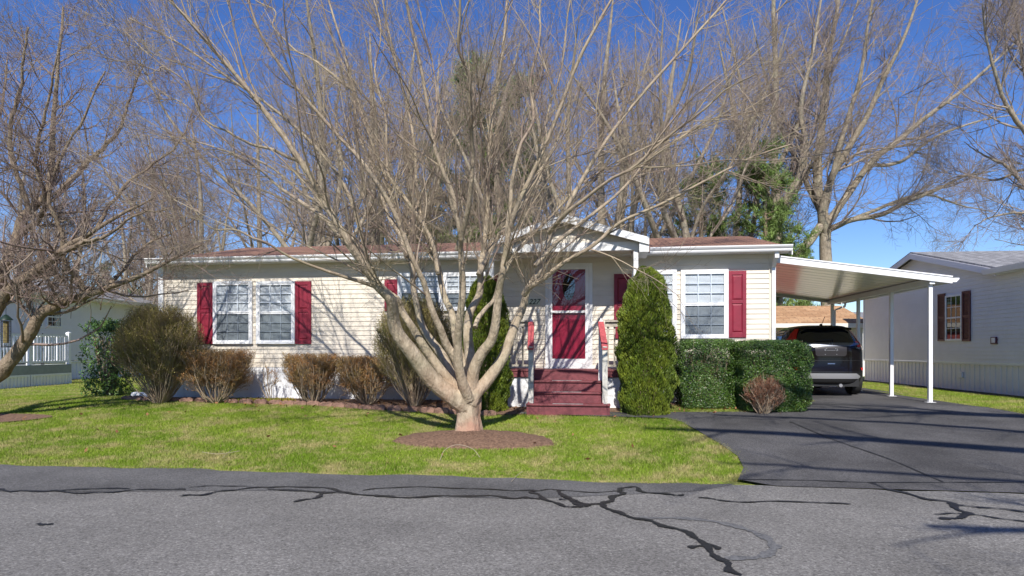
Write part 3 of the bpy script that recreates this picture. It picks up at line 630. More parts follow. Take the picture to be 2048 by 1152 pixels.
mb.box(bl+.11, br_-.11, VG+.05, -.03, bz0+.05, bz0+.06); mb.build('gable_panel', M['siding'], pr, fix=False)
for u in (bl, br_-.1):
    mb = MB(); mb.box(u+.005, u+.095, VG-.04, VG+.05, 1.175, bz0-.001); mb.build('porch_post', M['white'], pr, bevel=.005)

# porch deck, stairs and rails: a thing of its own -----------------------
VE = -.98
porch = empty('front_porch', (OX, OY, 0), TH, 'small maroon porch deck with four stairs and white newel posts before the front door', 'porch')
zf_ = 1.165; dl, _ = hp(1012, 740, VE); dr_, _ = hp(1246, 740, VE)
sl0, _ = hp(1068, 740, VE); sr0, _ = hp(1204, 740, VE)
mb = MB(); mb.box(dl, dr_, VE, -.03, zf_-.035, zf_)
for v in np.arange(VE+.14, -.05, .14): pass
mb.box(dl+.01, dr_-.01, VE+.015, VE+.05, zf_-.15, zf_-.036); mb.build('deck', M['steps'], porch, bevel=.006)
mb = MB()
for a_, b_ in ((dl+.03, sl0-.02), (sr0+.06, dr_-.03)):
    mb = MB(); mb.box(a_, b_, VE+.055, VE+.07, ZG-.35, zf_-.151)
    for u in np.arange(a_+.1, b_, .13): mb.box(u, u+.012, VE+.0535, VE+.0549, ZG-.3, zf_-.16)
    mb.box(a_, a_+.05, VE+.04, VE+.0534, ZG-.35, zf_-.16); mb.box(b_-.05, b_, VE+.04, VE+.0534, ZG-.35, zf_-.16)
    mb.build('skirting', M['vinyl'], porch)
zg0 = .36; nst = 4; rh = (zf_-zg0)/nst; run = .265
for i in range(nst):
    top = zf_-rh*i if i else zf_-.0; v1 = VE-run*i
    z_ = zf_-rh*(i+0); lo = z_-rh
    if i < 3: a_, b_ = sl0, sr0
    else: a_, b_ = hp(1052, 826, VE-run*3)[0], hp(1221, 826, VE-run*3)[0]
    mb = MB(); mb.box(a_+.01, b_-.01, v1-.002-(0 if i else .0), v1+.02, lo+(-.12 if i == 3 else 0), z_-.036 if i else z_-.036); mb.build('riser', M['steps'], porch)
    if i > 0:
        mb = MB(); mb.box(a_ if i < 3 else a_, b_, v1-.03, v1+run-.003, z_-.035, z_); t_ = mb.build('tread', M['steps'], porch, bevel=.006)
        mb = MB(); um = (a_+b_)/2+.02; mb.box(um-.30, um+.26, v1-.026, v1+.03, z_+.0005, z_+.006); mb.build('grip_strip', M['grip'], t_)
mb = MB(); mb.box(sl0-.005, sl0+.008, VE-run*3, VE, ZG-.3, zf_-.04-rh*.0); 
sl_side = [(VE, ZG-.3), (VE, zf_-.04), (VE-run, zf_-.04-rh*.6), (VE-run*3, zf_-.04-rh*3), (VE-run*3, ZG-.3)]
mb = MB()
for u in (sl0-.03, sr0+.005): mb = MB(); mb.prism(sl_side, lambda p, q, e: (e, p, q), u, u+.025); mb.build('stringer', M['steps'], porch)
def newel(px, name='newel_post'):
    u, _ = hp(px, 700, VE); zt = hp(px, 646, VE)[1]; h_ = .047
    mb = MB(); mb.box(u-h_, u+h_, VE-.06, VE+.035, zf_-.5, zt); n_ = len(mb.v)
    top = (u, VE-.012, zt+.10); c4 = [(u-h_, VE-.06, zt), (u+h_, VE-.06, zt), (u+h_, VE+.035, zt), (u-h_, VE+.035, zt)]
    for i in range(4): mb.face([c4[i], c4[(i+1) % 4], top])
    p = mb.build(name, M['white'], porch); return u, zt
for px, px2 in ((1063, 1062), (1202, 1210)):
    u, zt = newel(px); vb_ = VE-run*2.55; u2, _ = hp(px2, 750, vb_); zb2 = hp(px2, 696, vb_)[1]; z00 = hp(px2, 804, vb_)[1]
    mb = MB(); mb.box(u2-.047, u2+.047, vb_-.045, vb_+.045, zg0+rh+.001, zb2-.02); mb.build('lower_post', M['weather'], porch, bevel=.004)
    A = Vector((u, VE-.07, zt-.02)); B = Vector((u2, vb_-.06, zb2+.0)); mb = MB(); mb.bar(A, B, .085, .045); mb.build('handrail', M['weather'], porch, bevel=.006)
    P_ = [A+(B-A)*t+Vector((0, 0, .003)) for t in np.linspace(-.02, 1.0, 16)]; g_ = random.Random(px)
    mb = MB(); rr_ = []
    for i, p in enumerate(P_):
        e = 1+.12*g_.random(); ring_ = []
        for (dx, dz) in ((-.052, -.034), (0, -.038), (.052, -.034), (.056, 0), (.05, .032), (0, .037), (-.05, .032), (-.056, 0)): ring_.append((p.x+dx*e, p.y, p.z+dz*e))
        rr_.append(ring_)
    for a_, b_ in zip(rr_[:-1], rr_[1:]):
        for j in range(8): mb.face([a_[j], a_[(j+1) % 8], b_[(j+1) % 8], b_[j]])
    mb.face(rr_[0][::-1]); mb.face(rr_[-1]); mb.build('rail_wrap', M['redcloth'], porch, smooth=False)
for (pa, pb) in ((1014, 1056), (1210, 1246)):
    ua, _ = hp(pa, 650, VE); ub_, _ = hp(pb, 650, VE); zt = hp(pb, 644, VE)[1]; mb = MB()
    mb.box(ua, ub_, VE-.03, VE+.09, zt, zt+.035); mb.box(ua, ub_, VE+.01, VE+.05, zt-.09, zt-.001)
    rl = mb.build('railing', M['weather2'], porch, bevel=.004); mb = MB(); mb.box(ua, ub_, VE+.01, VE+.05, zf_+.06, zf_+.10); mb.build('bottom_rail', M['weather2'], rl)
    for u in np.arange(ua+.04, ub_-.02, .125): mb = MB(); mb.box(u, u+.035, VE+.0505, VE+.085, zf_+.061, zt-.002); mb.build('baluster', M['weather2'], rl)
mb = MB(); ua, _ = hp(1014, 650, VE); 
for a_ in (dl, dr_-.05): mb = MB(); mb.box(a_, a_+.05, VE+.1, -.03, zt, zt+.035); mb.build('side_rail', M['weather2'], porch)

# carport ------------------------------------------------------------------
UPOST = W+3.25; VF, VB = .54, 6.75; UE_ = W+3.6
cp = empty('carport', (OX, OY, 0), TH, 'white aluminium lean-to carport on slim posts over the parked car', 'carport')
zt0, zt1 = 3.55, 3.04; zc2 = lambda u: zt0+(zt1-zt0)*(u-W)/3.6
mb = MB(); mb.prism([(W+.03, zc2(W)-.005), (UE_-.02, zc2(UE_)-.005), (UE_-.02, zc2(UE_)-.07), (W+.03, zc2(W)-.07)], lambda p, q, e: (p, e, q), VF+.03, VB-.03)
pn = mb.build('roof_panel', M['alu_in'], cp)
mb = MB()
for v in np.arange(VF+.4, VB, .41): mb.prism([(W+.04, zc2(W)-.0705), (UE_-.2, zc2(UE_-.2)-.0705), (UE_-.2, zc2(UE_-.2)-.0745), (W+.04, zc2(W)-.0745)], lambda p, q, e: (p, e, q), v, v+.012)
mb.build('panel_seams', M['greydeck'], pn)
mb = MB()
for v in (VF, VB-.03):
  mb = MB(); mb.prism([(W+.03, zc2(W)), (UE_, zc2(UE_)), (UE_, zc2(UE_)-.145), (W+.03, zc2(W)-.145)], lambda p, q, e: (p, e, q), v, v+.028)
  if v == VF: mb.prism([(W+.03, zc2(W)+.006), (UE_, zc2(UE_)+.006), (UE_, zc2(UE_)-.02), (W+.03, zc2(W)-.02)], lambda p, q, e: (p, e, q), v-.015, v-.003)
  mb.build('fascia', M['alu'], cp)
mb = MB(); mb.prism([(0, 0), (.07, .0), (.125, .06), (.125, .085), (0, .085)], lambda p, q, e: (UE_+.002+p, e, zc2(UE_)-.12+q), VF-.0, VB); mb.build('gutter', M['alu'], cp)
mb = MB(); mb.box(UPOST-.06, UPOST+.04, VF+.035, VB-.04, zc2(UPOST)-.20, zc2(UPOST)-.078); mb.build('beam', M['alu'], cp)
for v, px in ((.68, 1862), (2.49, 1783), (4.48, 1717), (6.45, 1665)):
    x, y = H(UPOST, v); zg = gz(x, y)+.02
    mb = MB(); mb.box(UPOST-.045, UPOST+.03, v-.038, v+.038, zg+.006, zc2(UPOST)-.201); p_ = mb.build('post', M['alu'], cp, bevel=.006)
    mb = MB(); mb.box(UPOST-.09, UPOST+.08, v-.07, v+.07, zg, zg+.0058); mb.build('base_plate', M['alu'], p_)
v = 6.62
mb = MB(); mb.tube([(UE_+.06, v, zc2(UE_)-.12), (UE_+.05, v, zc2(UE_)-.2), (UPOST+.12, v+.02, zc2(UE_)-.32), (UPOST+.12, v+.02, .6)], .035, 8); mb.build('downspout', M['alu'], cp, smooth=True)
mb = MB(); mb.box(W+.03, W+.2, .36, VF-.02, zc2(W)-.09, zc2(W)-.02); mb.build('flashing', M['alu'], cp)
# ------------------------------------------------------------------ neighbours
def house_frame(name, p0, p1, label, cat='house'):
    """root at p0; local x runs from p0 to p1 along the visible wall, y away from the viewer's side"""
    ang = math.atan2(p1[1]-p0[1], p1[0]-p0[0]); return empty(name, (p0[0], p0[1], 0), ang, label, cat), math.hypot(p1[0]-p0[0], p1[1]-p0[1])
def ribs(mb, x0, x1, z0, z1, y, s=-1, w=.12, d=.012):
    x = x0; i = 0
    while x < x1-.01:
        e = min(x+w, x1); yy = y+s*(d if i % 2 else 0); mb.box(x, e-.0, min(yy, y-s*.02), max(yy, y-s*.02), z0, z1); x = e; i += 1
# right neighbour: its gable end runs away from the street; local x goes from near to far, outside is -x in the world = +y local
XR = lambda Y: 10.49+.0933*Y
nr, LR = house_frame('neighbour_house', (XR(15.96), 15.96), (XR(23.4), 23.4), 'pale grey house with dark red shutters and grey shingle roof, right of the carport')
GZ_ = .60; ST_ = 1.22; EV = 3.52; PK = 4.42
NW = 6.0                                                         # length of the near wing along the wall
mb = MB(); pkf = lambda z: (0, LR) if z < EV else ((z-EV)/(PK-EV)*LR/2, LR-(z-EV)/(PK-EV)*LR/2)
siding(mb, (0, 0, 0), (1, 0, 0), (0, 1, 0), ST_, PK, pkf, h=.1016)
siding(mb, (-NW, 0, 0), (1, 0, 0), (0, 1, 0), ST_, EV, lambda z: (0, NW))
mb.box(-NW, LR, -12, -.02, ST_, EV-.01); mb.box(LR-.06, LR+.02, -.02, .022, ST_, EV)
siding(mb, (LR, 0, 0), (0, -1, 0), (1, 0, 0), ST_, EV, lambda z: (0, 12))
mb.build('wall', M['siding_r'], nr, fix=False)
mb = MB(); ribs(mb, -NW, LR, .2, ST_-.005, -.02, 1, w=.105, d=.012); mb.box(-NW, LR, -.02, .024, ST_-.05, ST_-.006); mb.build('skirting', M['siding_r'], nr)
mb = MB(); o_ = .28; s_ = (PK-EV)/(LR/2)
q = [(-o_, EV+.05-o_*s_), (LR/2, PK+.05), (LR+o_, EV+.05-o_*s_)]
mb.prism(q+[(a, b+.05) for a, b in q[::-1]], lambda a, b, d: (a, d, b), .25, -12)
mb.prism([(.3, EV-.03), (-4.5, EV+1.1), (-4.5, EV+1.15), (.3, EV+.02)], lambda a, b, d: (d, a, b), -NW, .08)
mb.build('roof', M['roof_g'], nr)
mb = MB(); hf = .16
mb.prism([q[0], q[1], (q[1][0], q[1][1]-hf), (q[0][0], q[0][1]-hf)], lambda a, b, d: (a, d, b), .252, .28)
mb.prism([q[1], q[2], (q[2][0], q[2][1]-hf), (q[1][0], q[1][1]-hf)], lambda a, b, d: (a, d, b), .252, .28)
mb.prism([(0, 0), (0, .12), (.1, .12), (.06, 0)], lambda a, b, d: (d, .3+a, EV-.12+b), -NW, .06)
mb.box(-NW, -.02, .02, .3, EV-.13, EV-.1); mb.build('fascia', M['siding_l'], nr)
def nx(px, X0=10.49, k=.0933, Y0=15.96):                          # pixel column -> distance along that wall
    t = (px-1024)/F; Y = X0/(t-k); return (Y-Y0)*math.hypot(1, k), Y
def nz(py, Y): return EYE+(HZ-py)/F*Y
x1, Ya = nx(1893); x0, Yb = nx(1926)
def flip_window(parent, x0, x1, z0, z1, glass, cols=3, rows=3, frame=None, upglass=None):
    mb = MB(); f = .05
    mb.box(x0, x0+f, .0, .045, z0, z1); mb.box(x1-f, x1, .0, .045, z0, z1); mb.box(x0+f, x1-f, 0, .045, z1-f, z1); mb.box(x0+f, x1-f, 0, .045, z0, z0+f); zm = (z0+z1)/2
    mb.box(x0+f, x1-f, .02, .04, zm-.02, zm+.02); w_ = mb.build('window', frame or M['white'], parent)
    mb = MB(); a, b, c_, d = x0+f, x1-f, z0+f, z1-f
    for i in range(1, cols): x = a+(b-a)*i/cols; mb.box(x-.008, x+.008, .028, .034, c_, zm-.02); mb.box(x-.008, x+.008, .028, .034, zm+.02, d)
    for lo, hi in ((c_, zm), (zm, d)): z = (lo+hi)/2; mb.box(a, b, .0285, .0335, z-.008, z+.008)
    mb.build('muntins', frame or M['white'], w_)
    mb = MB(); mb.face([(a, .026, c_), (b, .026, c_), (b, .026, d), (a, .026, d)]); mb.build('glass_pane', glass, w_, fix=False)
    mb = MB(); mb.face([(a, .018, c_), (b, .018, c_), (b, .018, d), (a, .018, d)]); mb.build('room_dark', M['dark'], w_, fix=False); return w_
flip_window(nr, x0, x1, nz(681, Yb), nz(587, Yb), M['darkglass'])
def lshut(parent, x0, x1, z0, z1, m):
    mb = MB(); mb.box(x0, x1, 0.017, .028, z0, z1); s = .05
    mb.box(x0, x0+s, .028, .045, z0, z1); mb.box(x1-s, x1, .028, .045, z0, z1); zm = (z0+z1)/2
    for a, b in ((z0, z0+s), (zm-s/2, zm+s/2), (z1-s, z1)): mb.box(x0+s, x1-s, .028, .044, a, b)
    for lo, hi in ((z0+s, zm-s/2), (zm+s/2, z1-s)):
        z = lo+.01
        while z < hi-.03: mb.bar((x0+s, .036, z+.012), (x1-s, .036, z+.012), .02, .005, (0, .8, 1)); z += .04
    mb.build('shutter', m, parent)
xa, Yc = nx(1878); xb, _ = nx(1892.3); lshut(nr, xb, xa, nz(682, Yc), nz(589, Yc), M['darkred'])
xa, Yc = nx(1926.7); xb, _ = nx(1943); lshut(nr, xb, xa, nz(682.5, Yc), nz(583, Yc), M['darkred'])
xa, Yc = nx(1985); xb, _ = nx(1996); mb = MB(); z0, z1 = nz(688, Yc), nz(674, Yc); mb.box(xb, xa, .0, .05, z0, z1); b_ = mb.build('vent_box', M['darkred'], nr); mb = MB(); mb.box(xb+.03, xa-.05, .0505, .06, z0+.03, z1-.02); mb.build('cover', M['white'], b_)
xa, Yc = nx(1921); xb, _ = nx(1927); mb = MB(); mb.box(xb, xa, -.0, .05, nz(755, Yc), nz(744, Yc)); mb.build('outlet_box', M['siding_r'], nr, bevel=.008)
x, y = XR(15.96)-.35, 15.96
stripp = [(XR(Y)-.45-.06*math.sin(Y*2), Y) for Y in np.arange(9, 24, .5)]+[(XR(24)+1, 24), (XR(9)+1, 9)]
drape('bed_strip', stripp, .012, mat('dark_ground_strip', (.03,.025,.022), .95, var=.4, vs_=20, bump=.8))  # narrow dark strip of ground along the foot of this wall

# left neighbour: long wall running away from the street, seen from its right
XLk = .048; XL = lambda Y: -16.5+XLk*(Y-22.2)
nl, LL = house_frame('neighbour_house', (XL(16.0), 16.0), (XL(32.0), 32.0), 'lilac grey house with grey shutters behind a white deck, left edge of the photo')
EVl = 3.55; GL = .35; SLt = 1.17
mb = MB(); siding(mb, (0, 0, 0), (1, 0, 0), (0, -1, 0), SLt, EVl, lambda z: (0, LL), h=.19); mb.box(0, LL, .02, 7.4, SLt, EVl-.01)
mb.build('wall', M['siding_l'], nl, fix=False)
mb = MB(); ribs(mb, 0, LL, .1, SLt-.08, .02, -1, w=.10, d=.014); mb.box(0, LL, -.03, .02, SLt-.079, SLt-.02); mb.box(0, LL, -.02, .02, .3, GL+.2); mb.build('skirting', M['vinyl'], nl)
mb = MB(); mb.prism([(-.35, EVl-.03), (3.7, EVl+.95), (7.8, EVl-.05), (7.8, EVl), (3.7, EVl+1.0), (-.35, EVl+.03)], lambda a, b, d: (d, a, b), -.3, LL+.3); mb.build('roof', M['roof_g'], nl)
mb = MB(); mb.prism([(0, 0), (0, .13), (-.11, .13), (-.06, 0)], lambda a, b, d: (d, -.36+a, EVl-.12+b), -.3, LL+.3); mb.box(-.3, LL+.3, -.35, -.001, EVl-.14, EVl-.12); mb.build('gutter', M['siding_r'], nl)
def lx(px): t = (px-1024)/F; Y = (-16.5-XLk*22.2)/(t-XLk); return (Y-16.0)*math.hypot(1, XLk), Y
def fw(parent, x0, x1, z0, z1):
    o = flip_window(parent, x0, x1, z0, z1, M['darkglass'])
    for q_ in [o]: q_.scale = (1, -1, 1)
    return o
for a_, b_ in ((56, 84), (92, 122)):
    xa, Yc = lx(a_); xb, _ = lx(b_); fw(nl, xa, xb, nz(654, Yc), nz(612, Yc))
for a_, b_ in ((35, 54), (125, 141), (239, 252)):
    xa, Yc = lx(a_); xb, _ = lx(b_); lshut(nl, xa, xb, nz(654, Yc), nz(610 if a_ < 200 else 622, Yc), M['greyshut'])
    nl.children[-1].scale = (1, -1, 1)
# its deck
dk = empty('side_deck', (-14.5, 16.2, 0), R(90), 'white railed wooden deck with ribbed white skirting beside the lilac grey house', 'deck')
LD = 5.15; WD = 1.75; zt = 1.08                                  # local x runs away from the street, +y towards the house
mb = MB(); mb.box(0, LD, 0, WD, zt-.04, zt); mb.build('deck_floor', M['greydeck'], dk)
mb = MB(); mb.box(0, LD, -.03, -.001, zt-.27, zt+.01); mb.box(LD+.0, LD+.03, 0, WD, zt-.27, zt+.01); mb.build('fascia', M['greydeck'], dk)
for a_, b_ in ((.02, 1.55), (1.6, 3.3), (3.35, LD)):
    mb = MB(); ribs(mb, a_+.06, b_-.06, .25, zt-.33, .0, -1, w=.07, d=.02); mb.box(a_, a_+.06, -.04, .0, .2, zt-.271); mb.box(b_-.06, b_, -.04, .0, .2, zt-.271); mb.box(a_+.06, b_-.06, -.04, 0, zt-.33, zt-.271); mb.box(a_+.06, b_-.06, -.04, 0, .3, .42); mb.build('skirting', M['vinyl'], dk)
mb = MB(); ribs(mb, .0, WD, .25, zt-.271, .0, -1, w=.07, d=.02)
e_ = mb.build('skirting', M['vinyl'], dk); e_.location = (LD, 0, 0); e_.rotation_euler = (0, 0, R(90))
posts_x = (0.05, 1.65, 3.35, LD-.06)
for x in posts_x:
    mb = MB(); mb.box(x-.05, x+.05, -.02, .08, zt+.001, zt+1.0); mb.box(x-.06, x+.06, -.03, .09, zt+1.0, zt+1.03); mb.face([(x-.06, -.03, zt+1.03), (x+.06, -.03, zt+1.03), (x, .03, zt+1.07)]); mb.face([(x+.06, -.03, zt+1.03), (x+.06, .09, zt+1.03), (x, .03, zt+1.07)]); mb.face([(x+.06, .09, zt+1.03), (x-.06, .09, zt+1.03), (x, .03, zt+1.07)]); mb.face([(x-.06, .09, zt+1.03), (x-.06, -.03, zt+1.03), (x, .03, zt+1.07)]); mb.build('post', M['vinyl'], dk)
for a_, b_ in zip(posts_x[:-1], posts_x[1:]):
    mb = MB(); mb.box(a_+.05, b_-.05, 0, .06, zt+.90, zt+.95); mb.box(a_+.05, b_-.05, .01, .05, zt+.08, zt+.13); r_ = mb.build('railing', M['vinyl'], dk)
    for x in np.arange(a_+.13, b_-.08, .125): mb = MB(); mb.box(x-.018, x+.018, .012, .048, zt+.131, zt+.899); mb.build('baluster', M['vinyl'], r_)
mb = MB(); mb.box(LD-.08, LD-.03, .06, WD, zt+.90, zt+.95); mb.box(LD-.075, LD-.035, .06, WD, zt+.08, zt+.13); r_ = mb.build('railing', M['vinyl'], dk)
for y in np.arange(.16, WD, .125): mb = MB(); mb.box(LD-.073, LD-.037, y-.018, y+.018, zt+.131, zt+.899); mb.build('baluster', M['vinyl'], r_)
# things on that deck
bn = empty('deck_bench', (-15.35, 18.6, zt), R(90), 'dark storage bench standing on the white railed deck', 'bench')
mb = MB(); mb.box(0, 2.0, 0, .45, .03, .42); mb.build('box', M['black'], bn, bevel=.02); mb = MB(); mb.box(-.02, 2.02, -.02, .47, .421, .47); mb.build('lid', M['greydeck'], bn, bevel=.01)
mb = MB(); mb.box(0, 2.0, .4, .45, .48, .85); mb.build('backrest', M['white'], bn)
sh = empty('shovel', (-14.42+.02, 20.25, .95), 0, 'shovel with white D handle standing up behind the deck railing', 'shovel')
sh.location = (-14.62, 20.25, zt)
mb = MB(); mb.tube([(0, 0, .3), (0, 0, 1.0)], .014, 8); mb.build('shaft', M['black'], sh, smooth=True)
mb = MB(); mb.tube([(0, 0, 1.0), (0, -.01, 1.05), (0, -.06, 1.12), (0, -.065, 1.17), (0, 0, 1.175), (0, .065, 1.17), (0, .06, 1.12), (0, .01, 1.05), (0, 0, 1.0)], .013, 8); mb.build('handle', M['white'], sh, smooth=True); mb = MB(); mb.box(-.01, .0, -.1, .1, .0, .3); mb.build('blade', M['steel'], sh)
for o in sh.children: o.rotation_euler = (0, 0, R(60))
# shed behind the car
p = at(1742, 650, 24.0); shd = empty('shed', (p.x, p.y, 0), TH*0+R(-3), 'beige shed with tan shingle roof and faded red door behind the parked car', 'shed')
EH = 2.42; RH = 3.2; SW = 7.2
mb = MB(); mb.box(-SW, -.18, .3, 4.6, .2, EH+.02); mb.prism([(.3, EH), (4.6, EH), (2.45, RH)], lambda a, b, d: (d, a, b), -.3, -.181); mb.build('wall', mat('cream_shed_wall', (.66,.60,.52), .7, var=.06, vs_=3), shd)
mb = MB(); mb.prism([(0, EH+.08), (2.45, RH+.08), (4.9, EH+.08), (4.9, EH+.14), (2.45, RH+.15), (0, EH+.14)], lambda a, b, d: (d, a, b), -SW-.2, 0); rf = mb.build('roof', M['roof_t'], shd)
sm_ = (RH-EH)/2.45
mb = MB(); mb.box(-SW-.2, .0, -.03, -.002, EH-.04, EH+.12); mb.box(-SW-.2, -.01, .0, .298, EH-.04, EH-.0); mb.prism([(0, EH-.04), (2.45, RH-.04), (4.9, EH-.04), (4.9, EH+.08), (2.45, RH+.08), (0, EH+.08)], lambda a, b, d: (d, a, b), -.02, .01); mb.build('trim', mat('cream_trim', (.74,.70,.62), .6), shd)
xd = (at(1578, 700, 24.3).x-p.x)
mb = MB(); mb.box(xd-2.6, xd, .27, .299, .3, 2.2)
for x in np.arange(xd-2.5, xd, .2): mb.box(x, x+.015, .264, .27, .3, 2.18)
mb.build('door', mat('faded_red_door', (.42,.10,.10), .7, var=.1, vs_=4), shd)
mb = MB(); mb.box(xd+.001, xd+.09, .265, .299, .3, 2.2); mb.box(-.26, -.17, .27, .299, .3, EH-.05); mb.build('corner_trim', bpy.data.materials['cream_trim'], shd)
# far house in the gap
p = at(1760, 640, 44); fh_ = empty('distant_house', (p.x, p.y, 0), R(10), 'small white house glimpsed far off between shed and grey neighbour', 'house')
mb = MB(); mb.box(-3.6, 4, 0, 6, .3, 3.0); mb.build('wall', M['white'], fh_); mb = MB(); mb.prism([(-.3, 2.95), (3, 4.2), (6.3, 2.95), (6.3, 3.05), (3, 4.3), (-.3, 3.05)], lambda a, b, d: (d, a, b), -3.9, 4.3); mb.build('roof', M['roof_g'], fh_)
for x in (-.62,): 
    mb = MB(); mb.box(x-.5, x+.5, -.03, -.002, 1.2, 2.5); w_ = mb.build('window', M['white'], fh_); mb = MB(); mb.box(x-.4, x+.4, -.04, -.031, 1.3, 1.82); mb.box(x-.4, x+.4, -.04, -.031, 1.9, 2.4); mb.build('pane', M['dark'], w_)
p = at(1741, 760, 30); mb = MB(); mb.box(-.25, .5, 0, .04, .0, 1.15); 
for x in np.arange(-.25, .5, .12): mb.box(x+.005, x+.1, -.02, -.001, .0, 1.2)
o = mb.build('fence_panel', M['vinyl'], None); o.location = (p.x-.0, 27.5*1.0, .45); tag(o, 'short white board fence panel in the gap beside the shed', 'fence')
o.location = (at(1742, 700, 27.5).x-.1, 27.5, .35)
p = at(1738, 745, 26.9); fp = empty('flower_pot', (at(1740, 700, 27.3).x, 27.3, 1.57), 0, 'small red pot with pink flowers above the white fence panel', 'flower pot')
mb = MB(); mb.lathe([(.05, 0), (.12, .0), (.16, .2), (.15, .2), (.02, .17)], (0, 0, 0), 12); mb.build('pot', mat('red_pot', (.5,.03,.03), .5), fp, smooth=True)
g = np.random.default_rng(3); C_ = g.normal(size=(90, 3))*[.11, .11, .06]+[0, 0, .28]; V, Fq = leaves(C_, C_, .07, .05, g, 1); np_mesh('flowers', [(V, Fq)], mat('pink_petals', (.7,.2,.3), .7), fp, False)

# unseen home added across the street to darken reflections in windows and car
ax, ay = H(4, -21); ac = empty('added_house_across', (ax, ay, 0), TH, 'unseen low tan house added across the street behind the viewer to darken reflections', 'house')
mb = MB(); siding(mb, (0, 0, 0), (1, 0, 0), (0, 1, 0), .6, 3.1, lambda z: (0, 15)); mb.box(0, 15, -7, -.02, -.1, 3.1); mb.box(0, 15, -.02, .015, -.1, .59); mb.build('wall', mat('tan_siding', (.42,.36,.28), .7, var=.05), ac, fix=False)
mb = MB(); mb.prism([(.4, 3.05), (-3.5, 4.1), (-7.4, 3.05), (-7.4, 3.15), (-3.5, 4.2), (.4, 3.15)], lambda a, b, d: (d, a, b), -.3, 15.3); mb.build('roof', M['roof_g'], ac)
for x in (2, 5.5, 11):
    mb = MB(); mb.box(x, x+1.5, .016, .05, 1.3, 2.7); w_ = mb.build('window', M['white'], ac); mb = MB(); mb.box(x+.08, x+1.42, .0505, .055, 1.38, 2.62); mb.build('glass_pane', M['darkglass'] if False else M['dark'], w_)
# ------------------------------------------------------------------ car
CU = hp(1664, 700, 2.1)[0]; px_, py_ = H(CU, 2.1)
zc0 = gz(px_, py_)+.028
car = empty('parked_car', (px_, py_, zc0), TH, 'dark metallic brown compact suv parked nose-in under the carport, seen from the rear', 'car')
GH = .0; CL, HWD = 4.52, .91
M['paint'] = mat('dark_car_paint', (.006,.0045,.0045), .12, metal=.0, coat=.0, spec=.32)
M['cglass'] = mat('tinted_car_glass', (.006,.008,.01), .03, spec=.9)
M['trim'] = mat('black_trim', (.012,.012,.013), .55)
M['silver'] = mat('silver_trim', (.33,.33,.35), .3, metal=.3)
M['chrome'] = mat('chrome_bar', (.22,.24,.30), .25, metal=.9)
M['redlens'] = mat('red_tail_lens', (.75,.014,.012), .35); M['clearlens'] = mat('clear_lens', (.9,.86,.86), .35, coat=1)
M['tyre'] = mat('tyre_rubber', (.018,.018,.018), .85, bump=.2, bs=60)
# horizontal slices: z, rear y, front y, half width
S_ = [(.24,.10,4.35,.74),(.30,.06,4.45,.82),(.42,.02,4.52,.885),(.56,.0,4.54,.905),(.62,.035,4.54,.908),(.80,.05,4.52,.912),(.95,.055,4.46,.91),(1.05,.05,4.22,.895),(1.12,.06,3.6,.875),(1.18,.085,3.42,.85),(1.24,.12,3.3,.82),(1.36,.24,3.08,.77),(1.48,.37,2.85,.715),(1.56,.46,2.62,.665),(1.615,.44,2.35,.60),(1.655,.62,2.0,.48),(1.665,.95,1.7,.25)]
def cslice(z, y0, y1, hw, n=56):
    yc, hy = (y0+y1)/2, (y1-y0)/2; out = []
    ex = 5.5 if z < 1.1 else 5
    for i in range(n):
        a = 2*math.pi*i/n+math.pi/n; c_, s_2 = math.cos(a), math.sin(a)
        r = (abs(c_)**ex+abs(s_2)**ex)**(-1/ex); x = hw*r*c_; yy = r*s_2
        yy = math.copysign(abs(yy), yy)
        # bow of the tail: the middle of the rear sits further out than its corners
        y = yc+hy*yy+(.07*(abs(x)/hw)**2.2 if yy < -.5 else 0)-(.18*(abs(x)/hw)**2.2 if yy > .5 else 0)
        out.append((x, y, z))
    return out
mb = MB(); n = 56; rings = [cslice(*s) for s in S_]
for r_ in rings: mb.v += r_
for k_ in range(len(rings)-1):
    for i in range(n): j = (i+1) % n; mb.f.append((k_*n+i, k_*n+j, (k_+1)*n+j, (k_+1)*n+i)); mb.m.append(0)
mb.f.append(tuple(range(n))[::-1]); mb.m.append(0); mb.f.append(tuple((len(rings)-1)*n+i for i in range(n))); mb.m.append(0)
tmp = mb.build('body_raw', M['paint'], None, smooth=True)
ss = tmp.modifiers.new('s', 'SUBSURF'); ss.levels = 2; ss.render_levels = 2
cut = MB()
for y in (.95, 3.62):
    for s in (-1, 1): cut.lathe([(.385, -.22), (.385, .3)], (s*.86, y, .34), 28, 'x')
cto = cut.build('cutter', M['trim'], None)
bo = tmp.modifiers.new('b', 'BOOLEAN'); bo.object = cto; bo.operation = 'DIFFERENCE'; bo.solver = 'EXACT'
dg = bpy.context.evaluated_depsgraph_get(); dg.update(); me = bpy.data.meshes.new_from_object(tmp.evaluated_get(dg)); me.name = 'body'
bpy.data.objects.remove(tmp); bpy.data.objects.remove(cto)
me.polygons.foreach_set('use_smooth', [True]*len(me.polygons)); smooth_by_angle(me, 50)
body = link(bpy.data.objects.new('body', me)); body.parent = car
bvh = BVHTree.FromPolygons([v.co for v in me.vertices], [p.vertices[:] for p in me.polygons])
def rear(x, z, off=.004):
    h_ = bvh.ray_cast(Vector((x, -2, z)), Vector((0, 1, 0)))
    return (h_[0]+h_[1]*off) if h_[0] else None
def side(y, z, s, off=.004):
    h_ = bvh.ray_cast(Vector((s*3, y, z)), Vector((-s, 0, 0))); return (h_[0]+h_[1]*off) if h_[0] else None
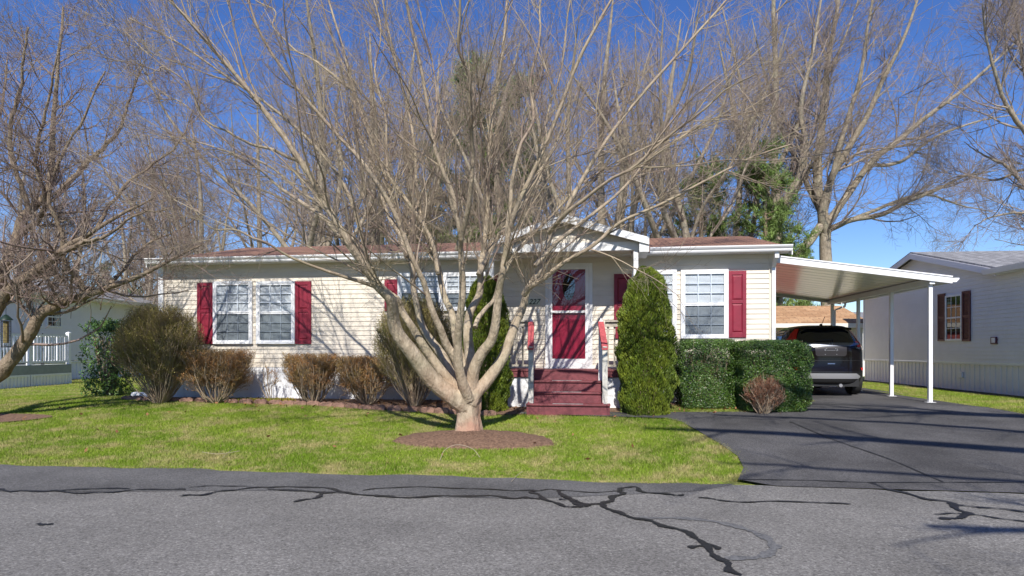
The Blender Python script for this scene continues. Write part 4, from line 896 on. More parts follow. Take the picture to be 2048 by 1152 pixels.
def patch(name, fn, rows, m, parent=car, n=18, thick=.0, nr=8):
    """rows: list of (z, a0, a1) from bottom to top; a strip of grid that follows the body"""
    zs = [r[0] for r in rows]; mb = MB(); grid = []
    for j in range(nr+1):
        z = zs[0]+(zs[-1]-zs[0])*j/nr; a0 = float(np.interp(z, zs, [r[1] for r in rows])); a1 = float(np.interp(z, zs, [r[2] for r in rows]))
        grid.append([fn(a0+(a1-a0)*i/n, z) for i in range(n+1)])
    for j in range(nr):
        for i in range(n):
            q_ = [grid[j][i], grid[j][i+1], grid[j+1][i+1], grid[j+1][i]]
            if all(x is not None for x in q_): mb.face(q_)
    o = mb.build(name, m, parent, smooth=True); return o
rw = patch('rear_window', lambda a, z: rear(a, z, .006), [(1.235, -.66, .66), (1.30, -.665, .665), (1.45, -.60, .60), (1.55, -.50, .50)], M['cglass'], n=24, nr=12)
patch('chrome_bar', lambda a, z: rear(a, z, .014), [(1.145, -.42, .42), (1.17, -.60, .60), (1.195, -.72, .72), (1.225, -.73, .73)], M['chrome'], n=30, nr=6)
patch('plate_recess', lambda a, z: rear(a, z, .004), [(.92, -.30, .30), (.95, -.335, .335), (1.12, -.345, .345), (1.145, -.35, .35)], mat('plate_recess_paint', (.028,.024,.025), .3), n=14)
mb = MB()
for x, z in ((-.13,1.08),(-.14,1.06),(.13,1.08),(.14,1.06),(-.12,1.05),(.12,1.045),(-.13,.96),(.12,.96),(-.1,1.09),(.1,1.09)):
    p = rear(x, z, .008); mb.lathe([(.009, -.004), (.009, .004)], p, 8, 'y')
p0 = rear(0, 1.06, .01); mb.box(-.09, .09, p0.y-.004, p0.y+.004, 1.05, 1.056); mb.build('plate_screws', M['silver'], car)
for s, sg in ((-1, 1), (1, 1)):
    tl = patch('tail_light', lambda a, z: rear(a*s, z, .018), [(1.17, .70, .85), (1.22, .68, .835), (1.27, .67, .80), (1.34, .65, .75), (1.45, .605, .69), (1.56, .545, .60)], M['redlens'], n=8, nr=20)
    patch('reverse_lens', lambda a, z: rear(a*s, z, .021), [(1.06, .765, .868), (1.165, .755, .855)], M['clearlens'], parent=tl, n=5, nr=5)
    patch('clear_segment', lambda a, z: rear(a*s, z, .023), [(1.18, .74, .80), (1.20, .735, .795)], M['clearlens'], parent=tl, n=4, nr=3)
    patch('reflector', lambda a, z: rear(a*s, z, .010), [(.595, .69, .835), (.655, .68, .84)], M['redlens'], n=6, nr=3)
    # side lamp wrap
    patch('lamp_side', lambda a, z: side(a, z, s, .008), [(1.13, .17, .36), (1.2, .2, .32), (1.26, .24, .31)], M['redlens'], parent=tl, n=5, nr=5)
patch('bumper_trim', lambda a, z: rear(a, z, .004), [(.25, -.70, .70), (.34, -.80, .80), (.54, -.86, .86)], M['trim'], n=40, nr=8)
patch('silver_guard', lambda a, z: rear(a, z, .016), [(.405, -.60, .60), (.44, -.66, .66), (.47, -.64, .64), (.525, -.54, .54)], M['silver'], n=30, nr=6)
for z in (.555, .815): patch('panel_gap', lambda a, z_: rear(a, z_, .003), [(z, -.84 if z < .7 else -.72, .84 if z < .7 else .72), (z+.007, -.84 if z < .7 else -.72, .84 if z < .7 else .72)], M['black'], n=30, nr=1)
patch('latch_slot', lambda a, z: rear(a, z, .005), [(.735, -.08, .08), (.76, -.08, .08)], M['chrome'], n=4, nr=1)
# spoiler, wiper, antenna, emblem
sp_r = MB(); pr_ = [(x, .40+.10*(x/.6)**2, 1.60-.045*(x/.6)**2) for x in np.linspace(-.58, .58, 13)]
sp_r.tube(pr_, .028, 8); sp_r.build('spoiler', M['paint'], car, smooth=True)
a_, b_ = rear(-.30, 1.262, .02), rear(.07, 1.28, .022); mb = MB(); mb.tube([a_, (a_+b_)/2+Vector((0, -.004, .01)), b_], .009, 6); mb.tube([b_, rear(.05, 1.238, .02)], .012, 6); mb.build('wiper', M['black'], car, smooth=True)
mb = MB(); mb.tube([(0, .75, 1.66), (.0, .68, 1.70), (.035, .60, 1.86)], .006, 6); mb.lathe([(.04, 0), (.03, .03), (.012, .04)], (0, .77, 1.655), 12); mb.build('antenna', M['black'], car, smooth=True)
p0 = rear(0, 1.19, .02); mb = MB(); e = .012
ring_ = [(.055*math.copysign(abs(math.cos(t))**.6, math.cos(t)), .045*math.copysign(abs(math.sin(t))**.6, math.sin(t))) for t in np.linspace(0, 2*math.pi, 25)]
mb.tube([(x, p0.y-.004, 1.19+z) for x, z in ring_], .006, 6); mb.bar((-.022, p0.y-.006, 1.155), (-.03, p0.y-.006, 1.225), .008, .012, (0, 1, 0)); mb.bar((.022, p0.y-.006, 1.155), (.03, p0.y-.006, 1.225), .008, .012, (0, 1, 0)); mb.bar((-.024, p0.y-.006, 1.188), (.024, p0.y-.006, 1.188), .008, .012, (0, 1, 0)); mb.build('emblem', M['silver'], car)
for txt, x, z, sz in (('CR-V', -.53, 1.105, .075), ('AWD', .60, 1.105, .06)):
    p0 = rear(x, z, .008); textmesh(txt, sz, .002, 'badge', M['silver'], car, (x, p0.y-.002, z), (R(90), 0, R(8 if x > 0 else -8)), shear=.15, sx=1.3)
for s in (-1, 1):                                               # side windows, handles, mirrors
    for rows in ([(1.10, .62, 1.22), (1.20, .62, 1.22), (1.40, .85, 1.22), (1.52, 1.15, 1.22)], [(1.09, 1.28, 2.15), (1.3, 1.28, 2.12), (1.53, 1.28, 2.05)], [(1.08, 2.22, 3.15), (1.3, 2.2, 2.85), (1.53, 2.12, 2.5)]):
        patch('side_window', lambda a, z: side(a, z, s, .005), rows, M['cglass'], n=12, nr=12)
    p_ = side(2.95, 1.08, s, .02); mb = MB(); mb.lathe([(.03, -.08), (.085, -.05), (.1, .03), (.06, .09)], (p_.x+s*.08, 2.95, 1.13), 14, 'x'); mb.build('mirror', M['paint'], car, smooth=True)
    for y in (1.35, 2.3): p_ = side(y+.1, .98, s, .025); mb = MB(); mb.bar((p_.x, y, .98), (p_.x, y+.2, .98), .03, .03); mb.build('door_handle', M['paint'], car, bevel=.008)
patch('windscreen', lambda a, z: (lambda h_: h_[0]+h_[1]*.006 if h_[0] else None)(bvh.ray_cast(Vector((a, 7, z)), Vector((0, -1, 0)))), [(1.14, -.68, .68), (1.3, -.66, .66), (1.55, -.55, .55)], M['cglass'], n=20, nr=10)
for s in (-1, 1):
    for y in (.95, 3.62):
        wh = link(bpy.data.objects.new('wheel', None)); wh.parent = car; wh.location = (s*.79, y, .335); wh.empty_display_size = .1
        mb = MB(); mb.lathe([(.24, -.1), (.30, -.113), (.335, -.095), (.341, 0), (.335, .095), (.30, .113), (.24, .1)], (0, 0, 0), 36, 'x'); mb.build('tyre', M['tyre'], wh, smooth=True)
        mb = MB(); mb.lathe([(.235, -.1), (.235, .1)], (0, 0, 0), 28, 'x')
        for i in range(5): t = i*2*math.pi/5; mb.bar((s*.105, .04*math.cos(t), .04*math.sin(t)), (s*.105, .22*math.cos(t), .22*math.sin(t)), .05, .02, (1, 0, 0))
        mb.lathe([(.05, -.115), (.05, .115)], (0, 0, 0), 14, 'x'); mb.build('rim', M['silver'], wh)
mb = MB(); mb.box(-.62, .62, .12, 4.2, .22, .42); mb.tube([(.1, .3, .27), (.25, .11, .24)], .035, 10); mb.build('underbody', M['trim'], car)
mb = MB(); mb.lathe([(.038, -.02), (.042, .06)], (.22, .10, .245), 14, 'y'); mb.build('exhaust_tip', M['silver'], car, smooth=True)
# ------------------------------------------------------------------ bare trees
M['maple_bark'] = bark('smooth_grey_tan_bark', (.27,.215,.15), (.52,.43,.315), moss=(.25,.24,.14), mossf=.4, low=(.40,.24,.17))
M['twig'] = mat('maple_twigs', (.24,.175,.14), .7, col2=(.35,.29,.19), vs_=1.5, attr=.25)
M['twig_pink'] = mat('reddish_twigs', (.23,.16,.145), .7, col2=(.24,.19,.14), vs_=1.2, attr=.25)
M['rough_bark'] = bark('rough_brown_bark', (.13,.095,.065), (.32,.25,.18), moss=(.25,.25,.18), mossf=.4, sc_=14, bump=1)
M['grey_bark'] = bark('grey_bark', (.20,.165,.12), (.40,.34,.26), moss=(.30,.31,.22), mossf=.4, sc_=10, bump=.6)
M['grey_twig'] = mat('grey_violet_twigs', (.23,.175,.165), .75, col2=(.31,.26,.20), vs_=.6, attr=.25)
def batch(polys, n):                       # lists of (pts, r0, r1, power) -> arrays
    P = np.array([spline(p[0], n) for p in polys]); t = np.linspace(0, 1, n)
    Rr = np.array([p[1]*(1-t)**p[3]*1.0+p[2]*(1-(1-t)**p[3]) for p in polys]); return P, Rr
def tree_obj(name, base, label, cat, group, woody, twiggy, barkm, twigm, sm=True):
    """woody: [(P,R,sides)], twiggy likewise, in world coordinates; root at base"""
    b = np.array(base); root = empty(name, tuple(b), 0, label, cat, group)
    parts = []
    for P, Rr, k in woody: V, Q = tubes(P-b, Rr, k); parts.append((V, Q))
    np_mesh('trunk', parts, barkm, root)
    parts = []; at_ = []
    g = np.random.default_rng(1)
    for P, Rr, k in twiggy:
        V, Q = tubes(P-b, Rr, k); parts.append((V, Q)); at_.append(np.repeat(g.uniform(0, 1, len(P)), P.shape[1]*k))
    np_mesh('crown', parts, twigm, root, attr=np.concatenate(at_)); return root
# --- the big multi-stemmed maple on the lawn
TB = G(937, 866); YB = TB.y
def L_(pts, d0, d1, r0, r1, pw=1.0):       # limb from picture points, its depth running from d0 to d1 beyond the trunk
    P = []; n = len(pts)-1
    for i, (x, y) in enumerate(pts): f = i/n; P.append(tuple(at(x, y, YB+d0+(d1-d0)*f**1.15)))
    return (P, r0, r1, pw)
limbs = [
 L_([(935,815),(922,806),(873,768),(842,733),(818,702),(797,667),(787,626),(773,595),(745,568),(724,536),(703,497),(668,430),(620,330),(560,240),(490,150),(410,60),(330,-20)], .0, -2.4, .165, .02, 1.12),
 L_([(935,810),(915,780),(890,752),(863,718),(842,688),(825,657),(800,619),(787,598),(759,574),(745,540),(720,480),(690,400),(640,320),(560,240),(450,165),(350,95),(260,50)], .05, -.9, .10, .012, 1.12),
 L_([(938,800),(915,778),(890,722),(877,702),(860,678),(846,650),(835,608),(825,560),(814,515),(811,480),(785,400),(745,300),(705,180),(670,50),(640,-80)], .0, 1.8, .10, .02, 1.12),
 L_([(938,800),(925,768),(913,723),(894,688),(880,654),(863,619),(846,563),(835,525),(800,440),(735,340),(665,260),(590,170),(520,60),(470,-60)], -.12, -1.8, .085, .018, 1.12),
 L_([(938,800),(929,775),(919,740),(915,688),(918,636),(922,584),(918,542),(915,508),(912,470),(895,380),(872,290),(850,170),(820,30),(795,-120)], -.16, -2.0, .09, .02, 1.12),
 L_([(930,790),(921,720),(911,674),(901,630),(891,595),(877,549),(870,515),(858,480),(838,390),(826,290),(800,170),(770,40),(750,-90)], .14, 2.4, .085, .02, 1.12),
 L_([(942,800),(943,758),(941,723),(936,674),(939,629),(950,590),(957,550),(967,510),(982,420),(985,300),(1000,160),(1010,20),(1020,-150)], .1, 1.0, .115, .022, 1.12),
 L_([(942,790),(948,740),(964,706),(981,678),(991,636),(998,584),(1009,542),(1019,508),(1030,465),(1052,400),(1085,290),(1140,170),(1200,50),(1260,-70)], -.05, -1.4, .105, .02, 1.12),
 L_([(940,810),(952,785),(971,765),(998,726),(1012,695),(1026,654),(1040,619),(1049,580),(1068,532),(1086,482),(1130,415),(1180,325),(1250,220),(1340,110),(1430,10),(1500,-80)], -.1, .9, .12, .018, 1.12),
 L_([(1047,590),(1060,574),(1088,556),(1120,529),(1175,488),(1240,445),(1330,398),(1430,350),(1510,310),(1590,285)], -.12, -1.6, .055, .010, .95),
 L_([(950,655),(956,637),(971,615),(991,594),(1005,560),(1025,505),(1075,440),(1150,380),(1250,320),(1360,262),(1480,205),(1570,180)], .03, 1.9, .045, .010, .95),
 L_([(752,574),(720,563),(680,553),(620,532),(560,505),(500,484),(430,448),(370,415),(310,385)], -.4, -2.2, .034, .006, .95),
 L_([(1098,465),(1120,440),(1170,395),(1240,345),(1330,270),(1430,190),(1520,140)], -.1, -2.6, .045, .010, .95),
 L_([(703,497),(650,440),(580,385),(500,330),(410,290),(330,262)], -.35, 1.5, .045, .008, .95),
 L_([(745,540),(700,470),(640,420),(570,350),(480,290),(380,215),(300,190)], .35, 2.4, .04, .008, .95),
 L_([(814,515),(800,470),(770,420),(740,350),(720,260),(690,150),(640,20),(610,-60)], .4, 3.0, .045, .012, .95),
 L_([(915,500),(935,430),(950,330),(945,210),(930,80),(920,-80)], -.6, -2.8, .05, .014, .95),
 L_([(957,550),(990,480),(1040,420),(1080,340),(1100,220),(1130,90),(1150,-60)], .3, 3.0, .05, .014, .95),
 L_([(1068,532),(1130,470),(1220,400),(1330,300),(1440,240),(1540,215)], .2, 2.2, .045, .010, .95),
 L_([(877,549),(862,480),(815,400),(780,340),(770,240),(755,110),(730,-60)], .7, 1.4, .045, .014, .95),
 L_([(1019,508),(1015,430),(1030,330),(1060,200),(1075,60),(1090,-80)], -.4, -.4, .045, .014, .95),
 L_([(705,180),(640,130),(560,60),(500,-40)], 1.2, 1.6, .03, .012, .95),
 L_([(620,330),(540,300),(440,250),(340,150),(270,120)], -.6, -1.8, .03, .008, .95),
]
g = np.random.default_rng(11)
LP, LR = batch(limbs, 44)
tt = np.linspace(0, 1, 44)[None, :, None]
kn = g.normal(size=(len(LP), 10, 3))*.05; kk = np.linspace(0, 9, 44); ki = np.minimum(kk.astype(int), 8); kf = (kk-ki)[None, :, None]; kf = kf*kf*(3-2*kf)
LP = LP+(np.cumsum(g.normal(size=LP.shape)*.004, 1)+kn[:, ki]*(1-kf)+kn[:, ki+1]*kf)*np.clip(tt*2.5-.25, 0, 1)
LR = LR*(1-.18*np.clip(np.linspace(0, 1, 44)*2.2-.1, 0, 1))[None, :]
trunk = np.array([[tuple(at(937+dx, py, YB)) for dx, py in ((0, 892), (0, 864), (0, 850), (-1, 832), (-1, 815), (0, 795), (1, 778))]])
TR = np.array([[.275, .232, .205, .19, .20, .20, .14]])
S1, Q1 = spawn(LP, LR, 230, g, .40, .98, 27, 10, 2.7, .28, 12, .45, .005, .015, .02, .075, .35, .35)
S2, Q2 = spawn(S1, Q1, 1500, g, .12, .97, 34, 11, 1.1, .33, 8, .6, .003, .008, .03, .07, .4, .4)
S2b, Q2b = spawn(LP, LR, 330, g, .46, .99, 34, 12, .95, .35, 7, .4, .0035, .010, .05, .10, .4, .4)
S2 = np.concatenate([S2, np.concatenate([S2b[:, :1]*0+S2b[:, :1], S2b], 1)[:, :8]]) if False else S2
S3, Q3 = spawn(S2, Q2, 10500, g, .1, 1, 38, 14, .52, .35, 5, .7, .0022, .005, .05, .12, .6, .35)
S3b, Q3b = spawn(S2b, Q2b, 2200, g, .1, 1, 38, 14, .45, .35, 5, .7, .0022, .005, .05, .12, .6, .35)
S4, Q4 = spawn(np.concatenate([S3, S3b]), np.concatenate([Q3, Q3b]), 26000, g, .15, 1, 40, 15, .17, .35, 3, .8, .0017, .003, .05, .12, .8, .3)
# water shoots over the fork of the right limb
W0, WR = spawn(LP[9:10], LR[9:10], 80, g, .06, .36, 42, 20, .65, .3, 6, .25, .0025, .004, .02, .10, .6, .2, bias=(-.6, -.4, .5))
maple = tree_obj('bare_maple', TB, 'large bare multi-stemmed tree with smooth tan bark in a mulch ring on the front lawn', 'tree', None,
   [], [(S1, Q1, 6), (S2, Q2, 4), (S2b, Q2b, 4), (S3, Q3, 3), (S3b, Q3b, 3), (S4, Q4, 3), (W0, WR, 3)], M['maple_bark'], M['twig']) if False else None
b = np.array(TB); maple = empty('bare_maple', tuple(b), 0, 'large bare multi-stemmed tree with smooth tan bark in a mulch ring on the front lawn', 'tree')
def capped(P, Rr, k):
    V, Q = tubes(P, Rr, k); n = P.shape[1]; parts = [(V, Q)]; N = len(P); idx = np.arange(N*n*k).reshape(N, n, k)
    return V, Q, np.concatenate([idx[:, 0, ::-1], idx[:, -1, :]])
V, Q, C_ = capped(LP-b, LR, 12); V2, Q2_, C2 = capped(trunk-b, TR, 22)
# fluted, lumpy lower trunk
ang = np.arctan2(V2[:, 1], V2[:, 0]); V2[:, :2] *= (1+.06*np.sin(ang*5+1)+.045*np.sin(ang*9+V2[:, 2]*3)+.03*np.sin(V2[:, 2]*17+ang*2))[:, None]
me = np_mesh('trunk', [(V, Q), (V2, Q2_)], M['maple_bark'], collect=False)
bm = bmesh.new(); bm.from_mesh(me); bm.verts.ensure_lookup_table()
for off, cc in ((0, C_), (len(V), C2)):
    for f in cc:
        try: bm.faces.new([bm.verts[off+int(i)] for i in f])
        except ValueError: pass
bmesh.ops.recalc_face_normals(bm, faces=bm.faces[:]); bm.to_mesh(me); bm.free()
tr_ = link(bpy.data.objects.new('trunk', me)); tr_.parent = maple
rm = tr_.modifiers.new('weld', 'REMESH'); rm.mode = 'VOXEL'; rm.voxel_size = .013; rm.use_smooth_shade = True
smm = tr_.modifiers.new('soft', 'SMOOTH'); smm.iterations = 3; smm.factor = .5
parts = []; at_ = []
for P, Rr, k in [(S1, Q1, 6), (S2, Q2, 4), (S2b, Q2b, 4), (S3, Q3, 3), (S3b, Q3b, 3), (S4, Q4, 3), (W0, WR, 3)]:
    V, Q = tubes(P-b, Rr, k); parts.append((V, Q)); at_.append(np.repeat(g.uniform(0, 1, len(P)), P.shape[1]*k))
V, Q = tubes(LP-b, LR*.97+.0005, 6); parts.append((V, Q)); at_.append(np.full(len(V), .6))
np_mesh('crown', parts, M['twig'], maple, attr=np.concatenate(at_))

# --- rugged tree at the left edge
a0 = G(-46, 838); YL = a0.y
def LL_(pts, d0, d1, r0, r1, pw=.8):
    n = len(pts)-1; return ([tuple(at(x, y, YL+d0+(d1-d0)*(i/n))) for i, (x, y) in enumerate(pts)], r0, r1, pw)
ll = [LL_([(-46,850),(-46,800),(-42,760),(-36,730)], 0, 0, .23, .17),
 LL_([(-40,760),(0,742),(35,700),(58,665),(72,632),(110,612),(150,592),(200,574),(260,552),(330,520),(395,488)], 0, -.6, .145, .012, .9),
 LL_([(-36,740),(-30,680),(-14,640),(10,600),(40,568),(70,545),(105,520),(130,500),(150,480),(190,455),(250,420),(320,385)], 0, -1.2, .14, .012, .9),
 LL_([(-40,740),(-45,660),(-20,600),(0,560),(20,520),(45,470),(60,430),(110,390),(125,330),(130,250),(140,140),(150,20)], .1, .8, .13, .02, .9),
 LL_([(165,586),(160,560),(142,535),(132,500),(128,470),(105,420),(100,380),(125,310),(165,240),(200,150)], -.3, -1, .05, .012, .8),
 LL_([(220,568),(240,548),(262,515),(300,488),(345,470),(400,430)], -.3, .8, .035, .007, .8),
 LL_([(60,430),(40,360),(20,270),(40,170),(50,60)], .3, -.6, .05, .014, .8),
 LL_([(110,390),(160,340),(200,300),(240,260),(265,200),(300,130)], .4, 1.2, .055, .010, .8),
 LL_([(0,560),(-20,470),(-30,380),(0,260),(10,120)], .3, 1.6, .06, .014, .8),
 LL_([(190,455),(215,400),(270,340),(330,290),(370,230)], -.8, .2, .035, .008, .8),
 LL_([(45,470),(80,440),(90,400),(70,330),(90,230),(100,120)], .1, -1.4, .05, .012, .8),
 LL_([(130,500),(170,490),(230,470),(280,440),(350,425)], -.9, -1.8, .035, .007, .8)]
g = np.random.default_rng(21)
P0, R0 = batch(ll, 30); P0[1:] += np.cumsum(g.normal(size=P0[1:].shape)*.014, 1)
A1, B1 = spawn(P0[1:], R0[1:], 150, g, .2, .98, 48, 14, 1.5, .35, 9, .5, .007, .03, .07, .16, .3, .4)
A2, B2 = spawn(A1, B1, 1150, g, .12, .98, 45, 15, .85, .35, 7, .6, .004, .012, .09, .18, .4, .4)
A3, B3 = spawn(A2, B2, 5600, g, .1, 1, 45, 15, .42, .35, 5, .7, .0028, .006, .09, .2, .6, .3)
A4, B4 = spawn(A3, B3, 11000, g, .1, 1, 45, 18, .16, .35, 3, .8, .002, .004, .05, .2, .8, .3)
keepup = lambda A, B, z=2.5: (A[A[:, -1, 2] > z], B[A[:, -1, 2] > z])
A1, B1 = keepup(A1, B1, 2.3); A2, B2 = keepup(A2, B2); A3, B3 = keepup(A3, B3); A4, B4 = keepup(A4, B4)
tree_obj('bare_tree', (a0.x, a0.y, a0.z), 'rugged dark bare tree leaning in from the left edge, its low limb crossing the deck', 'tree', None,
   [(P0[:2], R0[:2], 14), (P0[2:], R0[2:], 10)], [(A1, B1, 5), (A2, B2, 4), (A3, B3, 3), (A4, B4, 3)], M['rough_bark'], M['twig_pink'])
# --- bird feeder hanging from it
bf = empty('bird_feeder', tuple(at(12, 640, YL-.4)), 0, 'dark tube bird feeder with seed hanging from the left tree, before the white deck', 'bird feeder')
mb = MB(); mb.lathe([(.11, 0), (.10, .02), (.03, .09), (.01, .1)], (0, 0, 0), 18); mb.build('roof', mat('dark_green_metal', (.012,.03,.022), .4), bf, smooth=True)
mb = MB(); mb.tube([(0, 0, .09), (0, 0, .32)], .004, 6); mb.build('hook', M['black'], bf)
mb = MB(); mb.lathe([(.042, -.42), (.042, -.02)], (0, 0, 0), 14); mb.build('seed_tube', mat('bird_seed', (.10,.07,.04), .9, col2=(.30,.24,.08), vs_=30), bf, smooth=True)
mb = MB()
for i in range(12): t = i*math.pi/6; mb.tube([(.075*math.cos(t), .075*math.sin(t), -.48), (.075*math.cos(t), .075*math.sin(t), .0)], .0035, 4)
for z in np.linspace(-.46, -.03, 6): mb.tube([(.075*math.cos(t), .075*math.sin(t), z) for t in np.linspace(0, 2*math.pi, 17)], .003, 4)
mb.build('cage', M['black'], bf); mb = MB(); mb.lathe([(.08, -.50), (.08, -.48)], (0, 0, 0), 16); mb.build('tray', M['black'], bf)

# --- background trees behind the house
def bigtree(seed, H_=17, r=.26, fork=.3, nl=7, spread=28, lean=(0, 0), dens=.9, wobl=.17):
    """generic tall bare tree around the origin -> (woody, twiggy)"""
    g = np.random.default_rng(seed); zf_ = H_*fork
    tp = [(0, 0, -.3), (g.normal()*.1, g.normal()*.1, zf_*.5), (lean[0]*.4, lean[1]*.4, zf_), (lean[0]+g.normal()*.5, lean[1]+g.normal()*.5, H_*.65), (lean[0]*1.5+g.normal()*.8, lean[1]*1.5+g.normal()*.8, H_*.97)]
    T = [(tp, r, .03, .75)]
    TP, TR_ = batch(T, 26)
    Lb = []
    for i in range(nl):
        a = i*2.4+g.uniform(-.4, .4); f = g.uniform(.75, 1.5) if i else 1; k = min(25, int(25*fork*f)); p = TP[0, k]; sp_ = math.radians(spread*g.uniform(.6, 1.5)); L = (H_-p[2])*g.uniform(.7, .95)
        d = np.array([math.cos(a)*math.sin(sp_), math.sin(a)*math.sin(sp_), math.cos(sp_)]); pts = [tuple(p)]; q = p.copy()
        for s in range(5): d = nrm(d+g.normal(size=3)*wobl+np.array([0, 0, .06])); q = q+d*L/5; pts.append(tuple(q))
        Lb.append((pts, TR_[0, k]*g.uniform(.45, .8), .02, .8))
    P0, R0 = batch(Lb, 20); T2 = TP; 
    n1 = int(80*dens); A, B = spawn(np.concatenate([P0, TP[:, 6:][:, :20]]), np.concatenate([R0, TR_[:, 6:][:, :20]]), n1, g, .12, .97, 38, 12, 3.6*H_/17, .3, 10, .5, .02, .07, .06, .11, .3, .45)
    A2, B2 = spawn(A, B, int(480*dens), g, .12, .97, 38, 12, 1.9*H_/17, .3, 7, .55, .010, .03, .06, .13, .4, .4)
    A3, B3 = spawn(A2, B2, int(2600*dens), g, .1, 1, 40, 14, .95*H_/17, .35, 5, .65, .006, .012, .06, .15, .5, .3)
    A4, B4 = spawn(A3, B3, int(6000*dens), g, .1, 1, 42, 15, .42*H_/17, .35, 3, .8, .004, .007, .05, .15, .7, .3)
    return [(TP, TR_, 12), (P0, R0, 8)], [(A, B, 5), (A2, B2, 4), (A3, B3, 3), (A4, B4, 3)]
def placed(wt, name, base, label, cat='tree', group=None, m1=None, m2=None):
    b = np.array(base); f = lambda l: [(P+b, Rr, k) for P, Rr, k in l]
    return tree_obj(name, base, label, cat, group, f(wt[0]), f(wt[1]), m1 or M['grey_bark'], m2 or M['grey_twig'])
# two trees that show their shape: limbs read off the picture
def BT(px, Y, limbs_, label, seed, r0, dens=1.0, n1=90):
    g = np.random.default_rng(seed); b = at(px, 700, Y); base = np.array([b.x, b.y, .5]); out = []
    for pts, d0, d1, ra, rb in limbs_:
        n = len(pts)-1; ra, rb = ra*Y/25, rb*Y/25; out.append(([tuple(at(x, y, Y+d0+(d1-d0)*i/n)) for i, (x, y) in enumerate(pts)], ra, rb, .8))
    P0, R0 = batch(out, 30); P0 += np.cumsum(g.normal(size=P0.shape)*.02, 1)*.7
    A, B = spawn(P0, R0, n1, g, .22, .97, 34, 11, 3.4, .3, 10, .5, .018, .06, .05, .10, .3, .45)
    A2, B2 = spawn(A, B, int(620*dens), g, .12, .97, 36, 12, 1.8, .3, 7, .55, .009, .025, .05, .12, .4, .4)
    A3, B3 = spawn(A2, B2, int(5000*dens), g, .1, 1, 40, 14, .85, .35, 5, .65, .005, .010, .05, .15, .5, .3)
    A4, B4 = spawn(A3, B3, int(12500*dens), g, .1, 1, 42, 15, .38, .35, 3, .8, .0035, .006, .05, .15, .7, .3)
    return tree_obj('bare_tree', tuple(base), label, 'tree', 'tall bare trees behind the house', [(P0, R0, 10)], [(A, B, 5), (A2, B2, 4), (A3, B3, 3), (A4, B4, 3)], M['grey_bark'], M['grey_twig'])
BT(1655, 31, [
 ([(1655,720),(1656,560),(1654,500),(1652,440),(1640,380),(1640,310),(1652,220),(1660,120),(1680,0),(1690,-150)], 0, 0, .26, .03),
 ([(1654,470),(1645,430),(1665,360),(1700,300),(1735,240),(1770,160),(1810,80),(1850,-40)], 0, -2, .17, .03),
 ([(1652,450),(1690,400),(1740,330),(1790,290),(1850,240),(1920,190),(2000,120),(2060,60)], 0, 1.5, .15, .02),
 ([(1654,460),(1700,440),(1760,430),(1810,405),(1870,380),(1930,350),(1990,340)], 0, -1, .12, .015),
 ([(1654,460),(1720,432),(1800,400),(1850,390),(1920,410),(1990,425)], 0, 2.5, .08, .012),
 ([(1740,330),(1800,320),(1870,270),(1950,240),(2040,225)], 1, 3, .08, .015),
 ([(1652,440),(1620,380),(1590,320),(1560,260),(1530,160),(1500,40)], 0, 2, .12, .02),
 ([(1665,360),(1690,260),(1720,160),(1740,40),(1760,-90)], -1, -3, .10, .02),
 ([(1652,440),(1600,505),(1565,545),(1530,600)], 0, -1.5, .16, .14),
 ], 'wide pale grey bare tree whose limbs fan out above the carport and neighbour roof', 31, .26, .95, 105)
BT(1552, 30, [
 ([(1552,720),(1552,560),(1552,500),(1550,440),(1548,380),(1545,280),(1550,160),(1545,20),(1550,-120)], 0, 0, .25, .04),
 ([(1552,470),(1560,430),(1590,370),(1610,300),(1600,220),(1620,110),(1640,-20)], 0, -1.5, .15, .03),
 ([(1550,440),(1530,380),(1500,320),(1490,240),(1470,140),(1440,20)], 0, 2, .13, .02),
 ([(1548,350),(1580,290),(1620,200),(1680,110),(1720,0)], 0, 1.5, .10, .02),
 ([(1552,480),(1535,450),(1510,390),(1480,340),(1440,290)], 0, -2, .07, .012),
 ], 'tall grey bare tree standing just behind the right end of the brown roof', 32, .25, .8, 80)
BT(2130, 25, [
 ([(2130,720),(2120,560),(2115,480),(2110,400),(2100,250),(2080,100),(2060,-60)], 0, 0, .26, .04),
 ([(2115,480),(2085,430),(2040,425),(1990,435),(1950,455)], 0, -1, .07, .01),
 ([(2112,430),(2060,380),(2010,330),(1970,310),(1920,280)], 0, 1, .10, .012),
 ([(2108,350),(2050,260),(2010,200),(1980,110),(1960,0)], 0, -1.5, .11, .02),
 ([(2110,400),(2060,340),(1990,360),(1930,350),(1880,370)], 0, 2.5, .07, .012),
 ([(2100,280),(2060,180),(2040,60),(2020,-60)], 0, 1.5, .1, .02),
 ], 'bare tree off the right edge reaching its branches over the grey neighbour roof', 33, .26, .8, 70)
protos = []
